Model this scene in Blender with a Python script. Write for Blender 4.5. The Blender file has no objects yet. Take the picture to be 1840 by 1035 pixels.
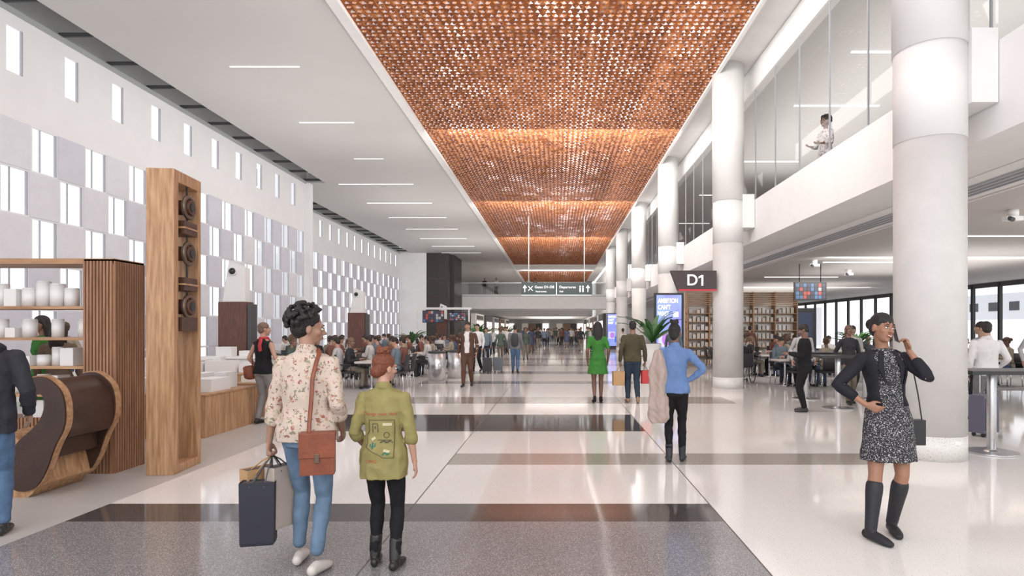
import bpy, math, random
from mathutils import Vector as V, Matrix, noise as NZ
from mathutils.bvhtree import BVHTree
random.seed(7)
R=math.radians
sc=bpy.context.scene
sc.view_settings.view_transform='Standard'
sc.view_settings.exposure=.1
COL=sc.collection
# ---------------------------------------------------------------- materials
MC={}
def _new(name):
    m=bpy.data.materials.new(name); m.use_nodes=True
    nt=m.node_tree; b=nt.nodes['Principled BSDF']; return m,nt,b
def mat(name,c=(.8,.8,.8),rough=.5,metal=0,emis=0,var=0,scale=6,bump=0,bscale=60,stretch=(1,1,1),c2=None,spec=.5):
    if name in MC: return MC[name]
    m,nt,b=_new(name); MC[name]=m
    if rough>=.8 and not bump: bump,bscale=.35,14
    if rough>=.8: spec=.2
    b.inputs['Base Color'].default_value=(*c,1); b.inputs['Roughness'].default_value=rough
    b.inputs['Metallic'].default_value=metal; b.inputs['Specular IOR Level'].default_value=spec
    if emis: b.inputs['Emission Color'].default_value=(*c,1); b.inputs['Emission Strength'].default_value=emis
    tc=nt.nodes.new('ShaderNodeTexCoord'); mp=nt.nodes.new('ShaderNodeMapping'); mp.inputs['Scale'].default_value=stretch
    nt.links.new(tc.outputs['Object'],mp.inputs['Vector'])
    if var or c2:
        n=nt.nodes.new('ShaderNodeTexNoise'); n.inputs['Scale'].default_value=scale; n.inputs['Detail'].default_value=5
        nt.links.new(mp.outputs[0],n.inputs['Vector'])
        r=nt.nodes.new('ShaderNodeValToRGB'); lo=c2 or tuple(x*(1-var) for x in c)
        r.color_ramp.elements[0].position=.35; r.color_ramp.elements[1].position=.65
        r.color_ramp.elements[0].color=(*lo,1); r.color_ramp.elements[1].color=(*c,1)
        nt.links.new(n.outputs['Fac'],r.inputs['Fac']); nt.links.new(r.outputs['Color'],b.inputs['Base Color'])
    if bump:
        n2=nt.nodes.new('ShaderNodeTexNoise'); n2.inputs['Scale'].default_value=bscale; nt.links.new(mp.outputs[0],n2.inputs['Vector'])
        bp=nt.nodes.new('ShaderNodeBump'); bp.inputs['Strength'].default_value=bump; bp.inputs['Distance'].default_value=.02
        nt.links.new(n2.outputs['Fac'],bp.inputs['Height']); nt.links.new(bp.outputs[0],b.inputs['Normal'])
    return m
def speck(name,base,layers,rough=.15,spec=.5,tex='vor'):
    """layers: (scale, threshold, colour) spots mixed over a base colour"""
    if name in MC: return MC[name]
    m,nt,b=_new(name); MC[name]=m
    b.inputs['Roughness'].default_value=rough; b.inputs['Specular IOR Level'].default_value=spec
    tc=nt.nodes.new('ShaderNodeTexCoord'); last=None
    for i,(s,t,c) in enumerate(layers):
        if tex=='vor':
            v=nt.nodes.new('ShaderNodeTexVoronoi'); v.inputs['Scale'].default_value=s; out=v.outputs['Distance']
            mt=nt.nodes.new('ShaderNodeMath'); mt.operation='LESS_THAN'
        else:
            v=nt.nodes.new('ShaderNodeTexNoise'); v.inputs['Scale'].default_value=s; out=v.outputs['Fac']
            mt=nt.nodes.new('ShaderNodeMath'); mt.operation='GREATER_THAN'
        mp=nt.nodes.new('ShaderNodeMapping'); mp.inputs['Location'].default_value=(i*3.3,i*1.7,i*.9)
        nt.links.new(tc.outputs['Object'],mp.inputs[0]); 
        if tex=='vor' and s<40:
            nz=nt.nodes.new('ShaderNodeTexNoise'); nz.inputs['Scale'].default_value=s*2.0; nt.links.new(mp.outputs[0],nz.inputs['Vector'])
            va=nt.nodes.new('ShaderNodeMixRGB'); va.blend_type='ADD'; va.inputs[0].default_value=1.6/s; nt.links.new(mp.outputs[0],va.inputs[1]); nt.links.new(nz.outputs['Color'],va.inputs[2]); nt.links.new(va.outputs[0],v.inputs['Vector'])
        else: nt.links.new(mp.outputs[0],v.inputs['Vector'])
        mt.inputs[1].default_value=t; nt.links.new(out,mt.inputs[0])
        mx=nt.nodes.new('ShaderNodeMixRGB'); nt.links.new(mt.outputs[0],mx.inputs[0])
        if last: nt.links.new(last,mx.inputs[1])
        else: mx.inputs[1].default_value=(*base,1)
        mx.inputs[2].default_value=(*c,1); last=mx.outputs[0]
    nt.links.new(last,b.inputs['Base Color'])
    return m
def glassm(name,tint=(1,1,1),refl=.08):
    if name in MC: return MC[name]
    m=bpy.data.materials.new(name); m.use_nodes=True; MC[name]=m; nt=m.node_tree; nt.nodes.clear()
    o=nt.nodes.new('ShaderNodeOutputMaterial'); mx=nt.nodes.new('ShaderNodeMixShader'); t=nt.nodes.new('ShaderNodeBsdfTransparent'); g=nt.nodes.new('ShaderNodeBsdfGlossy')
    t.inputs[0].default_value=(*tint,1); g.inputs['Roughness'].default_value=.03; mx.inputs[0].default_value=refl
    nt.links.new(t.outputs[0],mx.inputs[1]); nt.links.new(g.outputs[0],mx.inputs[2]); nt.links.new(mx.outputs[0],o.inputs[0]); return m
# ---------------------------------------------------------------- mesh builder
class MB:
    def __init__(s): s.v=[];s.f=[];s.m=[];s.mats=[];s.sm=[]
    def add(s,vs,fs,mt,smooth=False):
        if mt not in s.mats: s.mats.append(mt)
        k=s.mats.index(mt); n=len(s.v); s.v+=[tuple(v) for v in vs]
        for f in fs: s.f.append(tuple(i+n for i in f)); s.m.append(k); s.sm.append(smooth)
    def box(s,x0,x1,y0,y1,z0,z1,mt,M=None):
        vs=[V((x,y,z)) for z in (z0,z1) for y in (y0,y1) for x in (x0,x1)]
        if M: vs=[M@v for v in vs]
        s.add(vs,[(0,2,3,1),(4,5,7,6),(0,1,5,4),(2,6,7,3),(0,4,6,2),(1,3,7,5)],mt)
    def quad(s,a,b,c,d,mt): s.add([a,b,c,d],[(0,1,2,3)],mt)
    def rings(s,rs,mt,smooth=True,caps=True,closed=True):
        n=len(rs[0]); vs=[p for r in rs for p in r]; fs=[]
        for i in range(len(rs)-1):
            for j in range(n if closed else n-1):
                k=(j+1)%n; fs.append((i*n+j,i*n+k,(i+1)*n+k,(i+1)*n+j))
        if caps and closed: fs.append(tuple(reversed(range(n)))); fs.append(tuple((len(rs)-1)*n+j for j in range(n)))
        s.add(vs,fs,mt,smooth)
    def tube(s,pts,rad,mt,seg=12,ref=None,ends=True):
        pts=[V(p) for p in pts]; rad=[r if isinstance(r,tuple) else (r,r) for r in rad]
        if ends:
            t0=(pts[0]-pts[1]).normalized(); t1=(pts[-1]-pts[-2]).normalized(); A=[];B=[]
            for a in (75,45,20):
                e=min(rad[0])*.9;A.append((pts[0]+t0*e*math.sin(R(a)),tuple(q*math.cos(R(a)) for q in rad[0])))
            for a in (20,45,75):
                e=min(rad[-1])*.9;B.append((pts[-1]+t1*e*math.sin(R(a)),tuple(q*math.cos(R(a)) for q in rad[-1])))
            pts=[a[0] for a in A]+pts+[b[0] for b in B]; rad=[a[1] for a in A]+rad+[b[1] for b in B]
        rs=[];u=None
        for i,p in enumerate(pts):
            t=(pts[min(i+1,len(pts)-1)]-pts[max(i-1,0)])
            t=t.normalized() if t.length>1e-9 else V((0,0,1))
            if ref is not None: u=V(ref)
            elif u is None: u=V((1,0,0)) if abs(t.x)<.8 else V((0,1,0))
            u=(u-t*u.dot(t)); u.normalize(); w=t.cross(u)
            rs.append([p+u*rad[i][0]*math.cos(2*math.pi*j/seg)+w*rad[i][1]*math.sin(2*math.pi*j/seg) for j in range(seg)])
        s.rings(rs,mt)
    def cyl(s,p0,p1,r0,mt,r1=None,seg=20): 
        s.tube([p0,p1],[r0,r0 if r1 is None else r1],mt,seg,ends=False)
        s.sm[-1]=s.sm[-2]=False
    def ell(s,c,r,mt,M=None,seg=12,nr=8):
        c=V(c); rs=[]
        for i in range(1,nr):
            a=-math.pi/2+math.pi*i/nr
            rs.append([V((r[0]*math.cos(a)*math.cos(2*math.pi*j/seg),r[1]*math.cos(a)*math.sin(2*math.pi*j/seg),r[2]*math.sin(a))) for j in range(seg)])
        lo=V((0,0,-r[2]));hi=V((0,0,r[2])); vs=[lo]+[p for q in rs for p in q]+[hi]; fs=[]
        for j in range(seg):
            k=(j+1)%seg; fs.append((0,1+k,1+j)); e=1+(nr-2)*seg; fs.append((e+j,e+k,len(vs)-1))
            for i in range(nr-2): b=1+i*seg; fs.append((b+j,b+k,b+seg+k,b+seg+j))
        vs=[c+v for v in vs]
        if M: vs=[M@v for v in vs]
        s.add(vs,fs,mt,True)
    def mesh(s,name):
        me=bpy.data.meshes.new(name); me.from_pydata(s.v,[],s.f)
        for m in s.mats: me.materials.append(m)
        me.polygons.foreach_set('material_index',s.m); me.polygons.foreach_set('use_smooth',s.sm); me.update(); return me
    def obj(s,name,loc=(0,0,0),rot=0,parent=None,bevel=0):
        o=bpy.data.objects.new(name,s.mesh(name)); COL.objects.link(o); o.location=loc; o.rotation_euler=(0,0,R(rot))
        if parent: o.parent=parent
        if bevel:
            b=o.modifiers.new('bevel','BEVEL'); b.width=bevel; b.segments=2; b.limit_method='ANGLE'
        return o
def fuse(mb,name,voxel,it,mt,parent,fold=0):
    o=mb.obj(name+'_src'); r=o.modifiers.new('r','REMESH'); r.mode='VOXEL'; r.voxel_size=voxel; r.use_smooth_shade=True
    if it: k=o.modifiers.new('s','SMOOTH'); k.factor=.5; k.iterations=it
    dg=bpy.context.evaluated_depsgraph_get(); me=bpy.data.meshes.new_from_object(o.evaluated_get(dg)); me.name=name
    bpy.data.objects.remove(o); me.materials.clear(); me.materials.append(mt)
    if fold:
        nn=[v.normal.copy() for v in me.vertices]
        for v,n in zip(me.vertices,nn):
            c=v.co; a=1-abs(NZ.noise(V((c.x*9+c.z*5,c.y*9,c.z*6-c.x*3))))*2.2; b=NZ.noise(V((c.x*22,c.y*22,c.z*13)))
            v.co=c+n*fold*(a*.9+b*.5-.6)
    me.polygons.foreach_set('material_index',[0]*len(me.polygons)); me.polygons.foreach_set('use_smooth',[True]*len(me.polygons)); me.update()
    q=bpy.data.objects.new(name,me); COL.objects.link(q); q.parent=parent; return q
def empty(name,loc=(0,0,0),rot=0,s=1):
    e=bpy.data.objects.new(name,None); COL.objects.link(e); e.location=loc; e.rotation_euler=(0,0,R(rot)); e.scale=(s,s,s); e.empty_display_size=.2; return e
def text(body,size,loc,mt,parent=None,name='lettering',rot=(90,0,0),al='CENTER',sx=1,font_off=0):
    c=bpy.data.curves.new(name,'FONT'); c.body=body; c.size=size; c.align_x=al; c.align_y='CENTER'; c.extrude=.002; c.offset=font_off
    o=bpy.data.objects.new(name,c); COL.objects.link(o); o.location=loc; o.rotation_euler=tuple(R(a) for a in rot); o.scale=(sx,1,1)
    o.data.materials.append(mt)
    if parent: o.parent=parent
    return o
# ---------------------------------------------------------------- palette
white=mat('white_plaster',(.83,.82,.81),.6,var=.04,scale=2); wallw=mat('facade_white',(.86,.86,.87),.6,var=.03,scale=1.5)
lav=mat('facade_panel_lavender',(.67,.67,.74),.5,var=.05,scale=3); lav2=mat('facade_panel_pale',(.77,.77,.82),.5,var=.05,scale=3)
ceilm=mat('ceiling_grey_white',(.64,.625,.61),.6,var=.03,scale=.5); lowceil=mat('low_ceiling',(.54,.505,.48),.6,var=.05,scale=.4)
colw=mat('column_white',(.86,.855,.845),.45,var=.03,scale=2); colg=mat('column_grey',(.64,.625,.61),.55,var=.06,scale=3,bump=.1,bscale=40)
terr=speck('terrazzo_white',(.82,.795,.765),[(70,.22,(.68,.64,.60)),(45,.15,(.54,.50,.47)),(90,.2,(.90,.89,.87))],.075)
terrg=speck('terrazzo_grey',(.215,.205,.21),[(60,.28,(.38,.36,.36)),(75,.25,(.12,.115,.12)),(110,.3,(.50,.48,.47))],.11)
terrd=speck('terrazzo_dark',(.075,.068,.066),[(80,.2,(.16,.14,.13))],.08)
terrb=speck('terrazzo_taupe',(.38,.345,.31),[(80,.25,(.50,.46,.42)),(60,.2,(.22,.20,.18))],.10)
matte=mat('retail_floor',(.50,.48,.46),.32,var=.08,scale=1.2); carpet=mat('carpet_grey',(.40,.385,.38),.79,var=.25,scale=9)
joint=mat('floor_joint',(.12,.11,.10),.5); black=mat('black_metal',(.02,.02,.022),.4); dark=mat('dark_grey',(.07,.07,.075),.5)
steel=mat('brushed_steel',(.62,.62,.63),.28,metal=.9,var=.1,scale=30); chrome=mat('satin_aluminium',(.75,.75,.76),.25,metal=1)
glass=glassm('window_glass',(.98,.98,1),.04); glassg=glassm('balustrade_glass',(.80,.82,.82),.10); frost=glassm('partition_glass',(.90,.90,.90),.035)
oak=mat('oak_wood',(.54,.32,.17),.45,c2=(.33,.17,.08),scale=5,stretch=(6,6,.5),bump=.15,bscale=30)
oakh=mat('oak_wood_horizontal',(.50,.29,.155),.45,c2=(.32,.165,.08),scale=5,stretch=(.5,4,6),bump=.15,bscale=30)
walnut=mat('walnut_panel',(.16,.07,.05),.45,c2=(.09,.04,.03),scale=6,stretch=(5,5,.4))
slatm=mat('slat_wood',(.38,.20,.115),.5,c2=(.26,.13,.07),scale=5,stretch=(5,5,.5))
lightm=mat('light_strip',(1,.98,.96),.5,emis=1.0)
brownd=mat('portal_dark',(.05,.042,.042),.5,var=.2,scale=3)
# ---------------------------------------------------------------- camera / world / light
cam=bpy.data.cameras.new('camera'); co=bpy.data.objects.new('camera',cam); COL.objects.link(co)
co.location=(0,0,1.6); co.rotation_euler=(R(90),0,0); cam.sensor_width=36; cam.clip_end=400
cam.lens=36*1100/1840; cam.shift_x=-80/1840; cam.shift_y=74.5/1840
sc.camera=co
w=bpy.data.worlds.new('World'); sc.world=w; w.use_nodes=True
bg=w.node_tree.nodes['Background']; bg.inputs[0].default_value=(.95,.965,1,1); bg.inputs[1].default_value=1.4
def area(name,loc,d,sx,sy,p,c=(1,.972,.94)):
    l=bpy.data.lights.new(name,'AREA'); l.shape='RECTANGLE'; l.size=sx; l.size_y=sy; l.energy=p; l.color=c
    o=bpy.data.objects.new(name,l); COL.objects.link(o); o.location=loc; o.rotation_euler=V(d).to_track_quat('-Z','Y').to_euler(); return o
for i,y in enumerate((6,20,34,48)):
    area('fill_up_concourse',(0,y,6.2),(0,.001,1),3,8,95)  # added fill aimed up for ceiling bounce; no fixture here
    area('fill_up_hall',(-8,y,4.8),(0,.001,1),3,8,85)  # same unseen fill under the left hall ceiling
area('fill_behind_camera',(0,-2.8,4.6),(0,.96,-.25),14,5,420)  # added fill panel behind the camera, lights the near figures
for y in (10,21,33,46): area('fill_down_concourse',(0,y,8.05),(0,.88,-.5),8,.8,430)  # added fill for floor and columns, unseen back turned to camera
area('fill_down_concourse',(0,70,8.05),(0,.8,-.6),8,.8,700)  # one more added fill panel for the far hall
for y in (6,20,34,48): area('fill_left_wall',(-3.6,y,7.4),(-.9,.02,-.45),13,.6,110,(1,.985,.97)); area('fill_right_side',(2.2,y,8.0),(.85,.02,-.35),13,.5,140)  # added side fills for facade and balcony, seen only from their invisible backs
for y in (8,20,32): area('fill_up_lounge',(12,y,2.7),(0,.001,1),5,8,130)  # added upward fill in the lounge, not a real fixture
for y in (5,18,31): area('fill_down_lounge',(12,y,3.6),(0,.85,-.5),8,.4,200)  # added lounge fill facing away from camera, no lamp modelled
area('fill_up_mezzanine',(9,16,6.4),(0,.001,1),4,20,380)  # added fill to brighten the mezzanine interior
area('fill_up_far_end',(-1,105,2.4),(0,.001,1),8,20,600)  # unseen fill added to brighten the far end
# ---------------------------------------------------------------- floor
xs=[-16,-4.1,-1.306,-1.294,1.394,1.406,3.9,5.9,22]
ys=[-3,5.10,5.62,7.24,7.9,9.62,11.5,13.2,14.5,16,18,18.9,22,23.4,27,28,32,34,39,40.5,46,49,56,58,66,70,80,84,125]
fl=MB()
def fm(x,y):
    if x<-4.1: return matte
    if -1.31<x<-1.29 or 1.39<x<1.41: return joint
    if x>5.9 and y>16: return carpet
    if y<5.10: return terrg if x<1.4 else terr
    if y<5.62: return terrd if x<1.4 else terr
    if 7.24<y<7.9: return terrb if -1.3<x<3.9 else terr
    if 9.62<y<11.5: return terrd if x<1.4 else terr
    if 13.2<y<14.5: return terrb if x<3.9 else terr
    if x<3.9 and (18<y<18.9 or 22<y<23.4 or 27<y<28 or 32<y<34 or 39<y<40.5 or 46<y<49): return terrb if (int(y)%2) else terrg
    return terr
for i in range(len(xs)-1):
    for j in range(len(ys)-1):
        a,b,c,d=xs[i],xs[i+1],ys[j],ys[j+1]; fl.quad((a,c,0),(b,c,0),(b,d,0),(a,d,0),fm((a+b)/2,(c+d)/2))
fl.obj('floor')
# ---------------------------------------------------------------- left facade
def facade(name,X,y0,y1,phase,depth=.05):
    mb=MB(); gl=MB(); fr=mat('window_frame_grey',(.42,.42,.46),.4)
    def q(ya,yb,za,zb,m=wallw,x=X): mb.quad((x,ya,za),(x,yb,za),(x,yb,zb),(x,ya,zb),m)
    q(y0,y1,6.22,7.2); q(y0,y1,8.25,8.5)
    rows=[(7.2,8.25,.38,0)]+[(6.22-1.04*(k+1),6.22-1.04*k,.64,(k+1)%2) for k in range(5)]+[(.12,1.02,.64,1)]
    q(y0,y1,0,.12)
    for (za,zb,wd,ph) in rows:
        c=phase+ph*.79; 
        while c-1.58>y0+.3: c-=1.58
        while c<y0+.35: c+=1.58
        cur=y0
        while c<y1-.35:
            a,b=c-wd/2,c+wd/2
            q(cur,a,za,zb); cur=b
            xb=X-depth; zt=zb-.03; zl=za+.03
            q(a,b,za,zl); q(a,b,zt,zb)
            mb.quad((X,a,zl),(xb,a,zl),(xb,a,zt),(X,a,zt),fr); mb.quad((X,b,zl),(X,b,zt),(xb,b,zt),(xb,b,zl),fr)
            mb.quad((X,a,zl),(X,b,zl),(xb,b,zl),(xb,a,zl),wallw); mb.quad((X,a,zt),(xb,a,zt),(xb,b,zt),(X,b,zt),wallw)
            gl.quad((xb,a,zl),(xb,b,zl),(xb,b,zt),(xb,a,zt),glass)
            mb.box(X-.01,X+.012,b-.02,b+.02,zl,zt,fr)
            if wd>.5:
                mb.box(xb,xb+.03,c-.10,c-.075,zl,zt,fr)
                m2=random.choice([lav,lav,lav2]); p0=c+wd/2+.06; p1=c+1.58-wd/2-.06
                if p1<y1: mb.box(X,X+.02,p0,p1,za+.01,zb-.01,m2)
            c+=1.58
        q(cur,y1,za,zb)
    o=mb.obj(name); g=gl.obj('window_panes',parent=o); return o
facade('wall_left',-11.9,-3,29.3,13.43); facade('wall_left_far',-14.3,29.3,56,13.43+14*1.58)
mb=MB(); mb.box(-14.3,-11.9,29.25,29.35,0,9.3,wallw); mb.box(-12.0,-11.7,29.0,29.4,0,8.55,wallw); mb.obj('trim_facade_return')
mb=MB(); slot=mat('slot_grey',(.36,.37,.37),.5)
for X0,X1,ya,yb in ((-11.95,-11.05,-3,29.3),(-14.35,-13.3,29.3,56)):
    mb.box(X0-.1,X1,ya,yb,9.2,9.3,slot); mb.box(X0-.1,X0,ya,yb,8.5,9.2,slot)
    y=ya+.3
    while y<yb:
        mb.box(X0,X1,y,y+.05,8.62,8.72,dark); y+=1.58
    mb.box(X0+.05,X0+.1,ya,yb,8.5,8.62,mat('slot_rail',(.40,.42,.41),.4))
mb.obj('trim_clerestory_slot')
# ---------------------------------------------------------------- ceilings
mb=MB()
mb.box(-11.05,-4.85,-3,29.3,8.6,9.1,ceilm); mb.box(-13.3,-4.85,29.3,62,8.6,9.1,ceilm)
mb.box(-4.85,-4.6,-3,92,8.5,9.9,white)
mb.box(4.35,5.6,-3,92,8.82,9.9,white); mb.box(4.33,4.42,-3,92,8.52,9.9,white)
mb.box(-4.6,4.35,65.8,72,8.45,9.9,ceilm); mb.box(-4.6,4.35,90,92,8.45,9.9,ceilm); mb.box(-14.5,-4.85,62,92,8.6,9.1,ceilm)
mb.obj('ceiling')
mb=MB(); k=0; y=16.3
while y<60:
    a,b=(-8.7,-6.85) if y<24 else ((-8.3,-7.1) if y<27 else (-10.5,-6.9)); mb.box(a,b,y-.02,y+.02,8.585,8.605,lightm); y+=4.4
mb.obj('ceiling_light_strips')
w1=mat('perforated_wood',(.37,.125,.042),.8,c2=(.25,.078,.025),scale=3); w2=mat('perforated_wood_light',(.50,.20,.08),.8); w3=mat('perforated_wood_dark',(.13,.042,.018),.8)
def perf(name,x0,x1,y0,y1,z,c,fine=True):
    mb=MB(); nx=int(round((x1-x0)/c)); ny=int(round((y1-y0)/c)); cx=(x1-x0)/nx; cy=(y1-y0)/ny
    A=[(-.40,-.18),(.10,-.35),(.40,.18),(-.10,.35)]
    for m in (w1,w2,w3): mb.mats.append(m)
    for j in range(ny):
        for i in range(nx):
            X=x0+(i+.5)*cx; Y=y0+(j+.5)*cy; f=1 if (i+j)%2 else -1; g=random.uniform(.82,1.12)
            o=[(X-cx/2,Y-cy/2,z),(X+cx/2,Y-cy/2,z),(X+cx/2,Y+cy/2,z),(X-cx/2,Y+cy/2,z)]
            P=A if f>0 else [(-.10,-.35),(.40,-.18),(.10,.35),(-.40,.18)]
            h=[(X+a*cx*g,Y+b*cy*g,z) for a,b in P]
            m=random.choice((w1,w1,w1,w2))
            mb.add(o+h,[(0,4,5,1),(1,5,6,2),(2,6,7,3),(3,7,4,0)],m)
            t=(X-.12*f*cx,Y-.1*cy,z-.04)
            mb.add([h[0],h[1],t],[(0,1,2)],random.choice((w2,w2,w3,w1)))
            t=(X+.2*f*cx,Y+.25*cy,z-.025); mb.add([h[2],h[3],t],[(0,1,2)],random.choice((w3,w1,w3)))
    return mb.obj(name)
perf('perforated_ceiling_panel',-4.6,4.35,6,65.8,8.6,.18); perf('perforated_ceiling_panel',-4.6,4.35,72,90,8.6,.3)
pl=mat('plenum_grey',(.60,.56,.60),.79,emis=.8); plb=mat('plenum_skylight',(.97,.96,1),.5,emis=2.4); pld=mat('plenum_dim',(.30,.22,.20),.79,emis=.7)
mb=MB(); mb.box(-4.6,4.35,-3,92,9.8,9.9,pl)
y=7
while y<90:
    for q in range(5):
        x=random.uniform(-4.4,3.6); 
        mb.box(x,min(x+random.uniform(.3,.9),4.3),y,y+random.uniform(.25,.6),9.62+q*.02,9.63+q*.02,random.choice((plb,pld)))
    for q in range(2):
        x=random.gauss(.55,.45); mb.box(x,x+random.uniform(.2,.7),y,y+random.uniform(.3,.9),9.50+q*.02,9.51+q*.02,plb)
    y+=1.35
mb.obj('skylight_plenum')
# ---------------------------------------------------------------- right mezzanine
mb=MB()
mb.box(5.35,5.5,-3,62,3.98,5.1,white); mb.box(5.5,22,-3,62,4.32,4.55,lowceil); mb.box(5.5,6.55,-3,62,3.98,4.3,white)
mb.obj('mezzanine_balcony')
mb=MB(); mb.box(6.9,22,-3,62,3.75,3.85,lowceil); mb.obj('ceiling_lounge')
mb=MB(); gr=mat('grille_grey',(.33,.34,.36),.45); mb.add([(6.5,-3,3.975),(6.5,62,3.975),(6.95,62,3.74),(6.95,-3,3.74)],[(0,1,2,3)],white)
for t in (.30,.42,.54,.66):
    a=6.5+.45*t; z=3.975-.235*t; mb.box(a,a+.025,-3,62,z-.03,z-.005,gr)
mb.obj('trim_linear_grille')
mb=MB(); mb.box(5.36,5.6,-3,62,8.1,8.8,white); mb.box(5.6,22,-3,62,8.2,8.4,mat('mezzanine_ceiling',(.56,.555,.55),.6))
mb.box(17.5,17.7,-3,62,4.55,8.2,mat('mezzanine_wall',(.56,.55,.54),.6)); mb.obj('wall_mezzanine')
mb=MB(); mb.quad((5.42,-3,5.1),(5.42,62,5.1),(5.42,62,8.1),(5.42,-3,8.1),frost); o=mb.obj('mezzanine_glazing')
mb=MB(); y=.1
while y<60: mb.box(5.39,5.42,y,y+.025,5.1,8.1,gr); y+=1.5
mb.obj('glazing_mullions',parent=o)
mb=MB()
for k in range(26): mb.box(7,16,3+k*.22,3.08+k*.22,7.7,7.95,white)
mb.obj('ceiling_baffles')
mb=MB()
for y in (11,14.5,18,24,30,38): mb.box(7,9.5,y,y+.06,8.17,8.21,lightm)
for y in (9,14,19.5,25,31): mb.box(8.5,11.5,y,y+.05,3.725,3.76,lightm)
mb.obj('ceiling_light_strips')
for i,(x,y) in enumerate([(8.2,11),(7.6,12.6),(8.6,14.5),(9.8,17),(8,19),(10.5,22)]):
    mb=MB(); mb.cyl((0,0,0),(0,0,-.12),.09,white); mb.box(-.15,.15,-.06,.06,-.2,-.12,white); mb.cyl((-.1,-.05,-.16),(-.1,-.14,-.2),.04,dark); mb.obj('ceiling_speaker',(x,y,3.75))
for i,y in enumerate([7.75,16.85,25.95,35.05,44.15,53.25]):
    mb=MB(); 
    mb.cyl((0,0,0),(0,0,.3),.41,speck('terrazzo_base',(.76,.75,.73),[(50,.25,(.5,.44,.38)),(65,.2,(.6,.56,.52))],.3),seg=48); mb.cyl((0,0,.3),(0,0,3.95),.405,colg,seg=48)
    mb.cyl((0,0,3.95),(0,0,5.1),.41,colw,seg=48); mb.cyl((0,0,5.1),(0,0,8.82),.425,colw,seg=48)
    mb.box(.3,.62,-.35,.35,4.35,5.25,white)
    mb.obj('column',(4.72,y,0))
mb=MB(); gl=MB()
mb.box(20,20.15,-3,62,0,.15,dark); mb.box(20,20.15,-3,62,3.55,3.75,dark); y=-3
while y<62: mb.box(19.98,20.12,y,y+.14,0,3.75,black); y+=1.8
gl.quad((20.05,-3,0),(20.05,62,0),(20.05,62,3.75),(20.05,-3,3.75),glass); o=mb.obj('window_lounge'); gl.obj('window_pane',parent=o)
mb=MB()
mb.box(0,1.3,-6,22,2.3,4.1,mat('jet_bridge_white',(.8,.82,.84),.5))
for y in range(-5,22,2): mb.box(-.03,0,y,y+.9,2.9,3.5,dark)
mb.box(.4,.9,0,.5,0,2.3,steel); mb.box(.4,.9,14,14.5,0,2.3,steel); mb.obj('jet_bridge',(31,26,0))
# end of the hall
mb=MB(); mb.box(-14.4,-11.9,56,56.3,0,9,wallw); mb.box(-11.9,-9.9,56,62,0,9,brownd); mb.box(-9.9,-9.6,57.5,61.9,0,8.6,brownd)
for z in (3.0,4.6,6.2): mb.box(-11.6,-10.2,55.95,56,z,z+.05,walnut)
mb.obj('wall_portal')
mb=MB(); mb.box(-9.55,5.3,62,66,3.7,5.15,white); mb.box(-9.55,5.3,61.98,62,4.95,5.0,gr); o=mb.obj('footbridge'); mb=MB(); mb.box(-9.55,5.3,62.1,62.12,5.15,6.3,glassg); mb.box(-9.55,5.3,62.07,62.15,6.3,6.35,steel); mb.obj('balustrade',parent=o)
fc=[mat('shopfront_cream',(.78,.72,.66),.5,emis=.15),mat('shopfront_dark',(.10,.09,.09),.5),mat('shopfront_grey',(.55,.54,.55),.5),mat('shopfront_wood',(.38,.24,.17),.5),mat('shopfront_lit',(1,.95,.90),.5,emis=.9)]
mb=MB(); mb.box(-14.5,5.4,92,92.4,3.7,9,mat('far_wall_grey',(.42,.41,.41),.6)); mb.box(-14.5,5.4,92.4,124,3.6,3.7,ceilm); mb.box(-16,12,124,124.3,0,3.7,fc[2]); mb.box(-14.5,-14.3,62,124,0,8.6,white); mb.box(5.9,6.1,62,124,0,8.8,white)
for k in range(14):
    x=-14+k*1.4; mb.box(x,x+1.2,123.8,124,0.0,2.8,fc[(k*3)%5])
mb.obj('wall_back')
for s,X in ((-1,-9.5),(1,5.2)):
    for k in range(5):
        y=68+k*10; mb=MB(); mb.box(0,.5,0,8,0,3.4,fc[(k+(s>0))%4]); x=.5 if s<0 else -.02
        mb.box(x,x+.02,.6,7.4,.1,2.6,fc[4]); 
        for j in range(5): mb.box(x-.01,x+.04,.6+j*1.6,.7+j*1.6,0,2.7,fc[1])
        mb.box(x-.02,x+.05,1,7,2.75,3.2,fc[1]); mb.obj('shopfront',(X,y,0))
# ---------------------------------------------------------------- signs
wt=mat('sign_white',(.95,.95,.95),.5,emis=.5); red=mat('sign_red',(.55,.03,.05),.4,emis=.1); sgd=mat('sign_brown',(.05,.035,.035),.35)
e=empty('gate_sign',(3.7,16.6,2.92)); mb=MB()
mb.add([(-.62,-.08,.27),(.62,-.08,.27),(.62,-.08,-.27),(-.42,-.08,-.27),(-.62,.08,.27),(.62,.08,.27),(.62,.08,-.27),(-.42,.08,-.27)],[(0,3,2,1),(4,5,6,7),(0,1,5,4),(3,7,6,2),(0,4,7,3),(1,2,6,5)],sgd)
mb.box(-.40,.62,-.085,.085,-.275,-.235,red); mb.obj('panel',parent=e); text('D',.42,(-.04,-.086,.0),wt,e,font_off=.004)
mb=MB(); mb.add([(.21,-.088,-.14),(.26,-.088,-.14),(.26,-.088,.15),(.215,-.088,.15),(.13,-.088,.10),(.13,-.088,.055),(.21,-.088,.095)],[(0,1,2,3,6),(3,4,5,6)],wt); mb.obj('numeral',parent=e)
grn=mat('sign_green_black',(.015,.035,.035),.3)
e=empty('overhead_wayfinding_sign',(0,37.7,4.1)); mb=MB(); mb.box(-2.15,-.02,-.08,.08,-.38,.38,grn); mb.box(.02,2.15,-.08,.08,-.38,.38,grn); mb.box(-2.15,2.15,-.085,.085,-.41,-.37,steel)
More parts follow.
